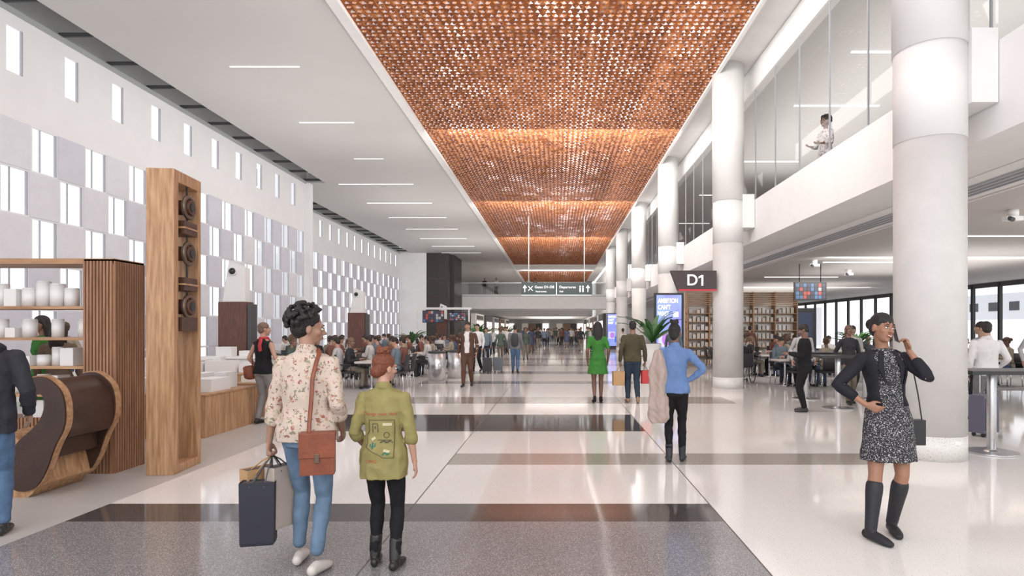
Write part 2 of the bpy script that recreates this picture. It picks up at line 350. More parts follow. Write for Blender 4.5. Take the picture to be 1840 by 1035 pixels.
for x in (-1.71,1.71): mb.cyl((x,0,.38),(x,0,4.5),.03,white,seg=8)
for x,d in ((-1.95,1),(1.93,1)):
    mb.box(x-.025,x+.025,-.09,-.08,-.2,.2,wt); mb.add([(x-.13,-.09,.05),(x+.13,-.09,.05),(x,-.09,.24)],[(0,1,2)],wt)
for a in (-45,45): mb.box(-.02,.02,-.09,-.08,-.2,.2,wt,Matrix.Translation((-1.6,0,.02))@Matrix.Rotation(R(a),4,'Y'))
mb.ell((1.62,-.085,.14),(.05,.01,.05),wt); mb.box(1.58,1.66,-.09,-.08,-.2,.07,wt); mb.ell((1.45,-.085,.14),(.05,.01,.05),wt); mb.box(1.41,1.49,-.09,-.08,-.2,.07,wt)
mb.obj('panel',parent=e); text('Gates D1-D8',.22,(-.75,-.09,.1),wt,e); text('Restrooms',.15,(-.95,-.09,-.17),wt,e); text('Departures',.22,(.68,-.09,.1),wt,e); text('Exit',.15,(.3,-.09,-.17),wt,e)
def kiosk(loc,s=1):
    e=empty('digital_advertising_totem',loc,0,s); mb=MB(); mb.box(-.58,.58,-.1,.1,0,3.06,black)
    sc1=mat('screen_violet',(.22,.22,.72),.3,emis=.5,c2=(.28,.52,.82),scale=1.2); mb.box(-.5,.5,-.106,-.1,.3,2.98,sc1); mb.box(-.42,.1,-.11,-.106,.9,1.5,mat('screen_pale',(.65,.65,.88),.3,emis=.3)); mb.box(.1,.4,-.11,-.106,.6,1.1,mat('screen_blue',(.05,.15,.7),.3,emis=.4)); mb.ell((-.1,-.108,1.2),(.2,.008,.25),mat('screen_mauve',(.45,.2,.7),.3,emis=.4)); mb.obj('cabinet',parent=e,bevel=.01)
    for t,z in (('AMBITION',2.74),("CAN'T",2.48),('WAIT',2.22)): text(t,.25,(-.44,-.115,z),mat('screen_lettering',(.95,.88,1),.4,emis=.8),e,al='LEFT',font_off=.006,sx=.68)
    mb=MB(); mb.box(.18,.38,-.115,-.11,2.1,2.3,wt); mb.obj('stand_in_mark',parent=e)
kiosk((4.50,24.6,0)); kiosk((4.55,49,0),.95)
def screen(name,x,y,z,w,h,hang):
    mb=MB(); mb.box(-w/2,w/2,0,.08,-h/2,h/2,black); cs=[mat('menu_red',(.4,.07,.05),.4,emis=.2),mat('menu_blue',(.08,.16,.3),.4,emis=.2),mat('menu_white',(.4,.4,.4),.4,emis=.1),mat('menu_dark',(.05,.05,.08),.4,emis=.2),mat('menu_dark',),mat('menu_dark',)]
    for i in range(8):
        for j in range(4):
            a=-w/2+.04+i*(w-.08)/8; b=-h/2+.04+j*(h-.08)/4; mb.box(a+.01,a+(w-.08)/8-.01,-.006,0,b+.01,b+(h-.08)/4-.01,random.choice(cs))
    mb.cyl((-w/3,.04,h/2),(-w/3,.04,hang-z),.015,black,seg=6); mb.cyl((w/3,.04,h/2),(w/3,.04,hang-z),.015,black,seg=6); mb.obj(name,(x,y,z))
screen('menu_screen',8.3,20,2.85,1.05,.6,3.745)
mb=MB(); mb.box(-2,2,0,.3,3.0,3.15,white); mb.box(-1.9,-1.8,0,.1,0,3,white); mb.box(1.8,1.9,0,.1,0,3,white); mb.obj('food_hall_canopy',(-8.0,43,0)); screen('menu_screen',-8.6,42.7,2.5,1.5,.85,3.0); screen('menu_screen',-6.9,42.7,2.5,1.2,.6,3.0)
e=empty('shelving_wall',(8.4,28,0)); mb=MB(); cream=mat('shelf_cream',(.80,.76,.70),.6)
mb.box(-2.5,2.5,.1,.25,0,3.3,cream)
for k in range(6): mb.box(-2.5,2.5,-.35,.1,.4+k*.38,.43+k*.38,oakh)
for k in range(7): mb.box(-2.5,2.5,-.4,-.36,2.7+k*.09,2.74+k*.09,oakh)
for k in range(6): mb.box(-2.5+k*.99,-2.45+k*.99,-.36,.1,0,3.3,oakh)
cc=[mat('carton_white',(.80,.78,.75),.6),mat('carton_cream',(.72,.64,.55),.6),mat('carton_grey',(.6,.58,.57),.6)]
for k in range(6):
    for i in range(26):
        if random.random()<.85: x=-2.4+i*.185; mb.box(x,x+.13,-.25,0,.43+k*.38,.43+k*.38+random.uniform(.15,.27),random.choice(cc))
mb.obj('shelves',parent=e)
mb=MB(); mb.box(-.6,.6,0,.4,0,2.6,dark); mb.box(-.5,.5,-.01,0,.9,2.4,mat('poster_navy',(.05,.07,.15),.4,emis=.1)); mb.obj('display_cabinet',(11.6,29,0))
mb=MB(); mb.box(-10,10,0,.2,0,3.75,mat('lounge_rear_wall',(.70,.69,.69),.6))
for k in range(7): mb.box(-9+k*2.7,-7.2+k*2.7,-.02,0,.3,2.9,lightm if k%2 else lav2)
mb.obj('wall_lounge_rear',(16,60,0))
# ---------------------------------------------------------------- retail left
e=empty('shelving_unit',(-4.92,6.8,0)); mb=MB()
mb.box(-.33,0,.0,.5,0,2.38,slatm)
for k in range(9): mb.box(-.325+k*.037,-.305+k*.037,-.02,0,0,2.36,slatm)
for k in range(13): mb.box(0,.02,.0+k*.039,.02+k*.039,0,2.36,slatm)
mb.box(-2.9,0,0,.5,2.33,2.39,oakh); mb.box(-2.9,-2.8,0,.5,0,2.33,oakh)
for z in (.88,1.19,1.51,1.86): mb.box(-2.8,-.33,0.02,.48,z-.03,z,oakh)
mb.box(-2.8,-.33,.03,.47,0,.6,slatm)
for k in range(62): mb.box(-2.8+k*.04,-2.78+k*.04,.005,.03,0,.62,slatm)
mb.obj('carcass',parent=e)
jar=mat('ceramic_white',(.76,.75,.74),.35); mb=MB()
for z in (.60,.88,1.19,1.51,1.86):
    x=-2.7
    while x<-.45:
        r=random.uniform(.055,.075); h=random.choice((.11,.14,.2)) if z<1.8 else random.choice((.2,.25,.28))
        if random.random()<.8:
            if random.random()<.6: mb.cyl((x,.2,z),(x,.2,z+h),r,jar); mb.cyl((x,.2,z+h),(x,.2,z+h+.012),r*.93,jar)
            else: mb.box(x-r,x+r,.12,.3,z,z+h,jar)
        x+=.16
mb.obj('jars_and_boxes',parent=e)
e=empty('wooden_display_frame',(-4.20,6.72,0),6); mb=MB(); H=3.37
mb.box(-.29,0,0,.10,0,H,oak); mb.box(-.24,0,.56,.63,0,H,oak); mb.box(-.29,0,.10,.56,H-.13,H,oak); mb.box(-.29,0,.10,.56,0,.09,oak); mb.obj('frame',parent=e,bevel=.006)
mb=MB(); lea=mat('aged_leather_brown',(.10,.045,.025),.45,var=.4,scale=8,bump=.2); brass=mat('aged_bronze',(.16,.11,.08),.35,metal=.6)
for i,z in enumerate((3.0,2.76,2.47,2.12,1.86)):
    if i%2==0:
        mb.tube([(.0,.33+.12*math.cos(a),z+.12*math.sin(a)) for a in [k*math.pi/8 for k in range(17)]],[.025]*17,brass,8,ends=False); mb.cyl((-.24,.33,z),(.04,.33,z),.085,lea,seg=24); mb.cyl((.04,.33,z),(.05,.33,z),.05,black,seg=24)
    else: mb.box(-.22,.03,.18,.47,z-.08,z+.07,lea); mb.box(-.23,.04,.16,.49,z-.02,z+.0,oakh)
mb.box(-.22,.02,.15,.5,1.58,1.74,lea); mb.cyl((-.02,.33,1.7),(-.02,.33,3.24),.012,black,seg=8); mb.obj('sculpture',parent=e,bevel=.004)
def plinth(loc,w,d,h,rot=0,trays=3):
    e=empty('wooden_display_table',loc,rot); mb=MB(); mb.box(0,w,0,d,0,h-.03,oak); mb.box(-.01,w+.01,-.01,d+.01,h-.03,h,oakh); mb.obj('base',parent=e,bevel=.005)
    mb=MB()
    for k in range(trays):
        a=.1+k*(w-.15)/trays; hh=random.uniform(.12,.28); mb.box(a,a+(w-.3)/trays,.15+.1*k,d*.6,h,h+hh,jar); mb.box(a+.02,a+.2,d*.65,d*.9,h,h+hh*1.3,jar)
    mb.obj('white_boxes',parent=e,bevel=.004)
plinth((-6.45,9.0,0),1.28,1.5,.64); plinth((-5.95,11.2,0),.75,.8,.62,0,1); plinth((-8.6,10.6,0),1.6,.8,.64); plinth((-8.4,13,0),2.2,.8,.66)
for (x,y) in ((-9.4,14.9),(-8.3,15.9)):
    mb=MB(); mb.box(-.9,.9,-.35,.35,0,.85,jar); mb.box(-.95,.95,-.4,.4,.85,.9,white); mb.box(-.5,-.1,-.1,.2,.9,1.15,jar); mb.box(.1,.4,-.1,.2,.9,1.05,jar); mb.obj('white_counter',(x,y,0),bevel=.01)
for (x,y) in ((-8.9,17),(-9.1,28),(-8.4,45)):
    mb=MB(); mb.box(-.39,.39,-.2,.2,0,2.36,walnut)
    mb.add([(-.3,-.15,2.36),(.32,-.15,2.36),(.32,-.15,3.3),(-.12,-.15,3.5),(-.3,.15,2.36),(.32,.15,2.36),(.32,.15,3.3),(-.12,.15,3.5)],[(0,3,2,1),(4,5,6,7),(0,1,5,4),(1,2,6,5),(2,3,7,6),(3,0,4,7)],jar)
    mb.box(.40,.5,-.18,.18,0,2.3,dark); mb.ell((0,-.2,3.2),(.09,.09,.09),black); mb.cyl((0,-.1,3.2),(0,-.2,3.2),.12,jar); mb.obj('photo_kiosk',(x,y,0),bevel=.008)
e=empty('leather_scroll_armchair',(-4.93,5.85,0),0); 
def crom(P,n=5):
    out=[]; m=len(P)
    for i in range(m):
        a,b,c,d=P[(i-1)%m],P[i],P[(i+1)%m],P[(i+2)%m]
        for k in range(n):
            t=k/n; out.append(tuple(.5*((2*b[q])+(-a[q]+c[q])*t+(2*a[q]-5*b[q]+4*c[q]-d[q])*t*t+(-a[q]+3*b[q]-3*c[q]+d[q])*t**3) for q in (0,1)))
    return out
def extr(mb,pf,y0,y1,m,off=0):
    n=len(pf); vs=[(p[0],y0,p[1]) for p in pf]+[(p[0],y1,p[1]) for p in pf]
    mb.add(vs,[tuple(range(n)),tuple(reversed(range(n,2*n)))],m); mb.add(vs,[(i,i+n,(i+1)%n+n,(i+1)%n) for i in range(n)],m,True)
leather=mat('leather_dark_brown',(.055,.025,.018),.35,var=.3,scale=5,bump=.1)
S=crom([(-.10,1.11),(.0,1.15),(.107,1.13),(.225,1.02),(.268,.86),(.257,.67),(.17,.485),(.08,.24),(-.03,.09),(-.19,.07),(-.28,.175),(-.27,.38),(-.17,.54),(-.05,.646),(.04,.76),(.08,.91),(.03,.99),(-.065,.98)])
cx0,cz0=.0,.6
mb=MB(); extr(mb,S,-.05,.05,leather); extr(mb,S,.6,.7,leather); mb.box(-.38,.10,.05,.6,.36,.56,leather)
mb.tube([(.14,.05,.60),(.18,.05,.8),(.13,.05,1.0),(.0,.05,1.08)],[.06]*4,leather,12); 
bk=[(.22,.56),(.26,.80),(.20,1.0),(.05,1.12),(-.08,1.08),(-.05,1.0),(.04,.98),(.10,.88),(.06,.72),(.02,.56)]; extr(mb,crom(bk,3),.05,.6,leather); mb.obj('upholstery',parent=e,bevel=.012)
mb=MB(); rim=[(cx0+(x-cx0)*1.04+.006,max(.005,cz0+(z-cz0)*1.02)) for x,z in S]; extr(mb,rim,-.03,.03,oakh); extr(mb,rim,.62,.68,oakh)
extr(mb,[(-.46,.0),(-.10,.0),(.02,.12),(-.05,.40),(-.25,.60),(-.36,.62)],-.02,.62,oak); mb.obj('wood_base',parent=e,bevel=.006)
# ---------------------------------------------------------------- plants, bins, tables, chairs
leafm=mat('leaf_green',(.06,.20,.05),.45,c2=(.03,.11,.03),scale=6)
def plant(loc,h=1.0,ph=.9,r=.24):
    e=empty('potted_palm',loc); mb=MB(); mb.tube([(0,0,0),(0,0,ph*.5),(0,0,ph)],[r*.75,r*.92,r],jar,24,ends=False); mb.cyl((0,0,ph-.02),(0,0,ph+.01),r*.9,dark); mb.obj('planter',parent=e)
    mb=MB()
    for k in range(24):
        a=k*2.4+random.random(); el=random.uniform(.6,1.4); L=h*random.uniform(.7,1.05); pts=[]
        for t in range(7):
            q=t/6; rr=L*q*math.cos(el)+L*.25*q*q; z=ph+L*q*math.sin(el)-L*.3*q*q*q; pts.append(V((rr*math.cos(a),rr*math.sin(a),z)))
        side=V((-math.sin(a),math.cos(a),0)); wd=[.01,.04,.06,.065,.05,.03,.004]
        L0=[p-side*wd[i]*h+V((0,0,.02)) for i,p in enumerate(pts)]; L1=[p+side*wd[i]*h+V((0,0,.02)) for i,p in enumerate(pts)]
        mb.rings([[L0[i],pts[i],L1[i]] for i in range(7)],leafm,caps=False,closed=False)
    mb.obj('fronds',parent=e)
plant((3.05,19.6,0),1.45,1.15,.3); plant((9.1,18.6,0),.9,1.0); plant((-4.6,36,0),1.3,1.1,.3); plant((-5.1,40,0),1.2,1.1,.3); plant((-6.6,27.8,0),1.0,.9); plant((-3.9,47,0),1.3,1.1); plant((2.9,47,0),1.1,1)
for x,y in ((-3.75,19.2),(-3.3,20.1)) :
    mb=MB(); mb.cyl((0,0,0),(0,0,.88),.27,steel,seg=32); mb.cyl((0,0,.88),(0,0,.92),.28,dark,seg=32); mb.cyl((0,0,.92),(0,0,.93),.16,black,seg=24); mb.obj('litter_bin',(x,y,0))
ttop=mat('table_top_pale',(.62,.58,.54),.4,var=.05); btop=mat('table_top_black',(.03,.03,.032),.3)
def table(loc,rot=0,w=1.6,d=.75,h=.75,top=ttop,name='dining_table'):
    mb=MB(); mb.box(-w/2,w/2,-d/2,d/2,h-.04,h,top); mb.box(-w/2+.01,w/2-.01,-d/2+.01,d/2-.01,h-.06,h-.04,steel)
    for x in (-w/2+.3,w/2-.3): mb.cyl((x,0,.03),(x,0,h-.06),.04,steel); mb.cyl((x,0,0),(x,0,.03),.24,steel,seg=28); mb.cyl((x,0,.03),(x,0,.07),.08,steel,r1=.045)
    return mb.obj(name,loc,rot,bevel=.004)
def chair_mesh():
    mb=MB(); cb=mat('chair_black',(.025,.025,.028),.5)
    mb.box(-.23,.23,-.22,.22,.42,.48,cb); 
    mb.rings([[V((x,-.22-.05*math.cos(x*5)+o,z)) for x in (-.22,-.11,0,.11,.22)]+[V((x,-.19-.05*math.cos(x*5)+o,z)) for x in (.22,.11,0,-.11,-.22)] for z,o in ((.5,0),(.7,-.02),(.92,-.06))],cb)
    for sx in (-1,1): mb.tube([(sx*.25,.15,.44),(sx*.27,.15,.66),(sx*.27,-.15,.66),(sx*.24,-.24,.6)],[.014]*4,cb,6)
    for sx in (-.2,.2):
        for sy in (-.19,.19): mb.cyl((sx,sy,.43),(sx*1.15,sy*1.15,0),.014,chrome,seg=8)
    return mb.mesh('cafe_chair')
CH=chair_mesh()
def chair(x,y,rot,z=0): o=bpy.data.objects.new('cafe_chair',CH); COL.objects.link(o); o.location=(x,y,z); o.rotation_euler=(0,0,R(rot)); return o
def counter(loc,w,rot=0,d=.6):
    mb=MB(); mb.box(0,w,-d/2,d/2,1.03,1.08,btop); n=max(2,int(w/1.6)+1)
    for k in range(n):
        x=.45+k*(w-.9)/(n-1); mb.cyl((x,0,.02),(x,0,1.03),.055,steel,seg=24); mb.cyl((x,0,0),(x,0,.02),.3,steel,seg=36); mb.cyl((x,0,.02),(x,0,.05),.1,steel,r1=.06)
    mb.obj('high_counter_table',loc,rot,bevel=.004)
counter((5.2,7.95,0),3.4); counter((5.25,12.4,0),2.6); counter((5.3,14.1,0),3.6)
def suitcase(x,y,c,h=.6,rot=0,nm='rolling_suitcase'):
    mb=MB(); m=mat('case_'+nm+str(c),c,.4,bump=.1); mb.box(-h*.33,h*.33,-h*.2,h*.2,.06,.06+h,m)
    for k in range(5): mb.box(-h*.28+k*h*.12,-h*.26+k*h*.12,-h*.2-.006,h*.2+.006,.1,.02+h,dark)
    for sx in (-1,1):
        mb.cyl((sx*h*.25,-h*.12,.03),(sx*h*.25+.02,-h*.12,.03),.03,black,seg=10); mb.cyl((sx*h*.25,h*.12,.03),(sx*h*.25+.02,h*.12,.03),.03,black,seg=10); mb.cyl((sx*h*.17,0,.06+h),(sx*h*.17,0,.40+h),.008,chrome,seg=6)
    mb.tube([(-h*.19,0,.4+h),(h*.19,0,.4+h)],[.014,.014],black,8); mb.obj(nm,(x,y,0),rot,bevel=.02)
suitcase(6.42,9.2,(.12,.12,.17),.56,25); suitcase(-2.2,23,(.15,.17,.2),.5,15); suitcase(-2.55,22.5,(.03,.03,.04),.5)
def wheelchair(loc,rot):
    mb=MB()
    for sx in (-.28,.28):
        mb.tube([(sx,.3*math.cos(a),.3+.3*math.sin(a)) for a in [k*math.pi/12 for k in range(25)]],[.014]*25,black,6,ends=False)
        mb.tube([(sx*1.06,.26*math.cos(a),.3+.26*math.sin(a)) for a in [k*math.pi/12 for k in range(25)]],[.008]*25,chrome,5,ends=False)
        for k in range(6): a=k*math.pi/3; mb.cyl((sx,0,.3),(sx,.29*math.cos(a),.3+.29*math.sin(a)),.004,chrome,seg=4)
        mb.tube([(sx*.85,-.3,.95),(sx*.85,-.22,.9),(sx*.85,-.2,.5),(sx*.85,.3,.48),(sx*.8,.42,.15)],[.014]*5,chrome,6); mb.cyl((sx*.8,.36,.06),(sx*.8+.02,.36,.06),.06,black,seg=12)
    mb.box(-.23,.23,-.2,.25,.47,.51,black); mb.box(-.23,.23,-.24,-.2,.5,.88,black); mb.box(-.2,.2,.35,.5,.05,.07,black); mb.obj('wheelchair',loc,rot)
# ---------------------------------------------------------------- people
def ik(a,c,l1,l2,pole):
    d=c-a; L=min(d.length,(l1+l2)*.999); dn=d.normalized(); c=a+dn*L; x=(l1*l1-l2*l2+L*L)/(2*L); hh=math.sqrt(max(l1*l1-x*x,0))
    p=V(pole); p=p-dn*p.dot(dn); p.normalize(); return a+dn*x+p*hh,c
def itp(T,u):
    for (a,x),(b,y) in zip(T,T[1:]):
        if u<=b: return x+(y-x)*(u-a)/(b-a)
    return T[-1][1]
def limb(mb,a,b,c,T,u0,u1,off,mt,seg,minr=0,k=1):
    us=sorted(set([u for u in (0,.2,.45,.7,.9,1,1.1,1.3,1.55,1.8,2) if u0<u<u1]+[u0,u1]))
    P=[a.lerp(b,u) if u<=1 else b.lerp(c,u-1) for u in us]
    mb.tube(P,[max(itp(T,u)*k+off,minr) for u in us],mt,seg)
AT=[(0,.047),(.2,.050),(.5,.045),(1,.038),(1.3,.039),(1.8,.027),(2,.025)]; LT=[(0,.094),(.5,.078),(1,.056),(1.3,.058),(1.7,.043),(2,.036)]
ZR=[.84,.90,.96,1.02,1.10,1.18,1.26,1.34,1.40,1.44,1.47]
TB={'m':([.13,.165,.168,.160,.152,.157,.170,.185,.178,.142,.075],[.09,.108,.108,.100,.098,.105,.115,.115,.10,.08,.06]),
    'f':([.13,.168,.166,.145,.122,.128,.142,.156,.154,.122,.06],[.09,.110,.110,.095,.085,.090,.102,.100,.088,.072,.052])}
def hand(mb,w,d,n,t,curl,mt,seg=8,k=1):
    d=d.normalized(); t=(t-d*t.dot(d)).normalized(); n0=d.cross(t); n=n0 if n0.dot(n)>0 else -n0
    mb.tube([w-d*.01,w+d*.03,w+d*.06,w+d*.09],[(.024*k,.019*k),(.034*k,.017*k),(.040*k,.015*k),(.038*k,.012*k)],mt,max(seg,10),ref=t)
    for i,(o,L) in enumerate([(.029,.072),(.010,.080),(-.010,.075),(-.029,.060)]):
        p=w+d*.09*k+t*o*k; ang=0; pts=[w+d*.05*k+t*o*.85*k,p]
        for q,f in enumerate((.45,.3,.25)):
            ang+=R(curl[q]*(1+.08*i)); dd=d*math.cos(ang)+n*math.sin(ang)+t*(.05-.035*i); p=p+dd*L*f*k; pts.append(p)
        mb.tube(pts,[.010*k,.0098*k,.0092*k,.0083*k,.007*k],mt,seg)
    b=w+d*.02+t*.02; p1=b+(d*.6+t*.65+n*.3).normalized()*.035*k; p2=p1+(d*.85+t*.25+n*.35).normalized()*.032*k; p3=p2+(d*.9-t*.05+n*.4).normalized()*.025*k
    mb.tube([b,p1,p2,p3],[.014*k,.0125*k,.011*k,.0085*k],mt,seg)
def hairparts(mb,st,M,m,T,drop=0):
    E=lambda c,r,s=12: mb.ell(c,r,m,M,s,8)
    if st=='none': return
    if st in('short','bun','long','lowbun','pony','fade'):
        E((0,-.020,.046),(.081,.098,.083)); E((0,-.052,.0),(.071,.062,.078))
    if st=='bun':
        rnd=random.Random(5); E((.0,-.045,.135),(.045,.045,.038))
        for i in range(16): E((rnd.uniform(-.04,.04),-.045+rnd.uniform(-.04,.04),.135+rnd.uniform(-.01,.035)),(.02,.02,.017),8)
        E((0,-.08,-.03),(.055,.045,.055))
    if st=='lowbun': E((0,-.125,.03),(.048,.045,.048)); E((0,-.008,.056),(.079,.084,.066))
    if st=='long':
        mb.tube([M@V((0,-.06,.05)),M@V((0,-.085,-.06)),M@V((0,-.10,-.17)),M@V((0,-.105,-.28))],[(.075,.05),(.09,.045),(.095,.035),(.07,.02)],m,14,ref=M.to_3x3()@V((1,0,0)))
        for sx in (-1,1): mb.tube([M@V((sx*.062,0,.05)),M@V((sx*.08,-.03,-.04)),M@V((sx*.085,-.05,-.18))],[.028,.03,.02],m,8)
    if st=='pony': mb.tube([M@V((0,-.09,.06)),M@V((0,-.15,.03)),M@V((0,-.16,-.1)),M@V((0,-.14,-.2))],[.03,.035,.03,.012],m,10)
    if st=='curly':
        E((0,-.03,.055),(.090,.10,.088)); E((0,-.05,.0),(.08,.07,.08)); rnd=random.Random(3)
        for i in range(190):
            a=rnd.uniform(0,6.283); z=rnd.uniform(-.55,1); rr=math.sqrt(1-z*z); x,y=rr*math.cos(a),rr*math.sin(a)
            if y>.45 and z<.62: continue
            if z<-.1 and y>-.1: continue
            q=rnd.uniform(.97,1.10); E((x*.108*q,-.032+y*.118*q,.060+z*.104*q),(rnd.uniform(.012,.021),)*3,7)
def person(name,loc,rot,h=1.75,sex='f',lod=1,lean=(0,0),drop=0,aL=None,aR=None,lL=None,lR=None,eL=None,eR=None,cL=(15,20,15),cR=(15,20,15),hdL=None,hdR=None,head=(0,0,0),
           skin=(.45,.26,.18),hair='short',hc=(.02,.014,.012),top=None,sleeve=2,hem=.86,loose=.014,bottom='pants',bot=None,lhem=1.92,skirt=.55,flare=.05,shoes=None,boot=0,jacket=None,jhem=.82,jgap=38,jsl=1.95,face=None,smile=False,neck=1.47,pfit=.0,feet=None,bare=False,knee=None,collar=None):
    s=h/1.75; e=empty(name,loc,rot,s); seg={0:20,1:14,2:8}[lod]; vox={0:.0075,1:.013,2:0}[lod]; g=.88 if sex=='f' else 1.0
    sk=mat('skin_%d'%int(skin[0]*100),skin,.5,var=.06,scale=8); hm=mat('hair_%d_%d'%(hc[0]*100,hc[1]*100),hc,.55,var=.4,scale=60,bump=.5,bscale=90)
    top=top or mat('shirt_default',(.5,.5,.5),.8); bot=bot or mat('trouser_dark',(.03,.03,.035),.8,var=.2,scale=12); shoes=shoes or mat('shoe_black',(.02,.02,.02),.4)
    def T(x,y,z):
        q=(z-.92)/.5 if z>.92 else 0; return V((x+lean[0]*q,y+lean[1]*q,z-drop))
    shw=.185 if sex=='m' else .162; sz=1.395 if sex=='m' else 1.388; SL=T(-shw,0,sz); SR=T(shw,0,sz); HL=T(-.085,0,.90); HR=T(.085,0,.90)
    f=lambda p,d: V(p) if p is not None else V(d)
    WL=f(aL,(-.25,.06,.88-drop)); WR=f(aR,(.25,.06,.88-drop))
    EL,WL=ik(SL,WL,.285,.255,eL or (-.35,-1,-.1)); ER,WR=ik(SR,WR,.285,.255,eR or (.35,-1,-.1))
    KL,AL=ik(HL,f(lL,(-.095,0,.085)),.425,.415,knee or (0,1,0)); KR,AR=ik(HR,f(lR,(.095,0,.085)),.425,.415,knee or (0,1,0))
    RX,RY=TB[sex]
    def torso(mb,z0,z1,off,m,blend=True):
        rs=[]
        zs=[z0]+[z for z in ZR if z0+.012<z<z1-.012]+[z1]
        for z in zs:
            o2=off*(1 if z<1.2 else .55 if z>1.3 else .75)
            rx=itp(list(zip(ZR,RX)),z)+o2; ry=itp(list(zip(ZR,RY)),z)+o2
            if z<.90: rx=RX[1]+o2; ry=RY[1]+o2
            if z<.90 and off<.01: rx=itp(list(zip(ZR,RX)),max(z,.84))+off
            ring=[]
            for j in range(seg+4):
                a=2*math.pi*j/(seg+4); c,q=math.cos(a),math.sin(a); pw=.88
                fold=1+(.018*math.sin(a*7+z*9)+.012*math.sin(a*11-z*17) if off>.015 and z<1.25 else 0)
                ring.append(T(fold*rx*math.copysign(abs(c)**pw,c),fold*ry*math.copysign(abs(q)**pw,q),z))
            rs.append(ring)
        mb.rings(rs,m)
        if sex=='f' and z1>1.3 and z0<1.2:
            for sx in (-1,1): mb.ell(T(sx*.062,.060,1.275),(.056+off*.5,.048+off,.056+off*.5),m,None,10)
    parts=[]
    Mh=Matrix.Translation(T(0,.022,1.628))@Matrix.Rotation(R(head[0]),4,'Z')@Matrix.Rotation(R(head[1]),4,'X')@Matrix.Rotation(R(head[2]),4,'Y')
    hd=MB(); E=lambda c,r,q=14: hd.ell(c,r,sk,Mh,q if lod<2 else 8,10 if lod<2 else 6)
    E((0,-.014,.034),(.073,.092,.084)); E((0,.018,-.02),(.061,.073,.082)); E((0,.034,-.066),(.043,.050,.044)); E((0,.066,-.094),(.019,.018,.016))
    if lod<2:
        for sx in (-1,1): E((sx*.036,.054,-.022),(.024,.026,.024)); E((sx*.030,.079,.024),(.022,.012,.009)); E((sx*.013,.096,-.030),(.008,.010,.007),8)
        for sx in (-1,1): hd.ell((sx*.074,-.006,-.008),(.010,.020,.032),sk,Mh,8)
        hd.tube([Mh@V((0,.084,.018)),Mh@V((0,.098,-.008)),Mh@V((0,.110,-.028))],[.008,.009,.0125],sk,8)
        E((0,.083,-.058),(.024,.014,.016))
    else:
        for sx in (-1,1): hd.ell((sx*.074,-.006,-.008),(.010,.020,.030),sk,Mh,6,5)
        E((0,.098,-.02),(.012,.018,.02))
    nr=.048 if sex=='f' else .060
    hd.tube([T(0,-.012,1.42),T(0,-.006,1.49),Mh@V((0,-.018,-.045))],[nr*1.25,nr,nr*.97],sk,seg)
    mb=MB()
    if sleeve<.3: torso(mb,1.2,1.47,0,sk)
    limb(mb,SL,EL,WL,AT,0,2,0,sk,seg,k=g); limb(mb,SR,ER,WR,AT,0,2,0,sk,seg,k=g)
    for S_,E_,W_,hdv,cu,sx in ((SL,EL,WL,hdL,cL,1),(SR,ER,WR,hdR,cR,-1)):
        dv=(W_-E_).normalized(); 
        if hdv: dv,nn,tt=[V(q) for q in hdv]
        else: nn=V((sx,0,0)); tt=V((0,1,.05))
        hand(mb,W_,dv,nn,tt,cu,sk,8 if lod<2 else 5,g if lod<2 else g*1.08)
    n=len(mb.v); mb.v+=hd.v; mb.f+=[tuple(i+n for i in q) for q in hd.f]; mb.m+=hd.m; mb.sm+=hd.sm
    if bottom=='skirt' or lhem<1.8: 
        limb(mb,HL,KL,AL,LT,.2,2,0,sk,seg,k=g*1.03); limb(mb,HR,KR,AR,LT,.2,2,0,sk,seg,k=g*1.03)
    parts.append(('skin',mb,sk,.006 if lod==0 else vox*.7,2))
    mb=MB(); torso(mb,hem,neck,loose,top); so=.008 if sleeve>.3 else 0
    if sleeve>.25:
        limb(mb,SL,EL,WL,AT,0,sleeve,so+loose*.25,top,seg,k=g); limb(mb,SR,ER,WR,AT,0,sleeve,so+loose*.25,top,seg,k=g)
        if sleeve<1.5 and lod==0:
            for a_,b_,c_ in ((SL,EL,WL),(SR,ER,WR)): limb(mb,a_,b_,c_,AT,sleeve-.1,sleeve,so+loose*.25+.006,top,seg,k=g)
    else:
        limb(mb,SL,EL,WL,AT,0,.08,.004,top,seg,k=g); limb(mb,SR,ER,WR,AT,0,.08,.004,top,seg,k=g)
    if collar:
        rs=[]
        for z,rr,th in ((1.452,.026,0),(1.485,.020,0),(1.507,.014,0),(1.507,.006,0),(1.46,.004,0)):
            rs.append([T((nr+rr)*math.cos(a),-.008+(nr+rr)*math.sin(a),z-.018*math.sin(a)) for a in [2*math.pi*j/20 for j in range(20)]])
        mb.rings(rs,top)
    if bottom=='skirt':
        rs=[]
        for q in range(7):
            z=1.08+(skirt-1.08)*q/6; rx=(.128,.155,.176,.178,.18,.182,.184)[q]+flare*(q/6)**1.3; ry=(.092,.108,.120,.124,.128,.132,.136)[q]+flare*(q/6)
            mid=(KL+KR)/2; yo=(mid.y*.5*(q/6)); xo=mid.x*.6*q/6
            if drop: z=max(z,.95)
            rs.append([T(rx*math.cos(2*math.pi*j/32)*(1+.035*math.cos(j*1.37)*q/6)+xo,ry*math.sin(2*math.pi*j/32)*(1+.045*math.sin(j*1.57)*q/6)+yo,z) for j in range(32)])
        mb.rings(rs,top)
    parts.append(('top',mb,top,vox,3))
    if bottom=='pants':
        mb=MB(); torso(mb,.84,1.03,.006,bot); 
        limb(mb,HL,KL,AL,LT,0,lhem,.008+pfit,bot,seg,minr=.048+pfit,k=g); limb(mb,HR,KR,AR,LT,0,lhem,.008+pfit,bot,seg,minr=.048+pfit,k=g); mb.ell(T(0,0,.86),(.09,.085,.07),bot); parts.append(('trousers',mb,bot,vox,2))
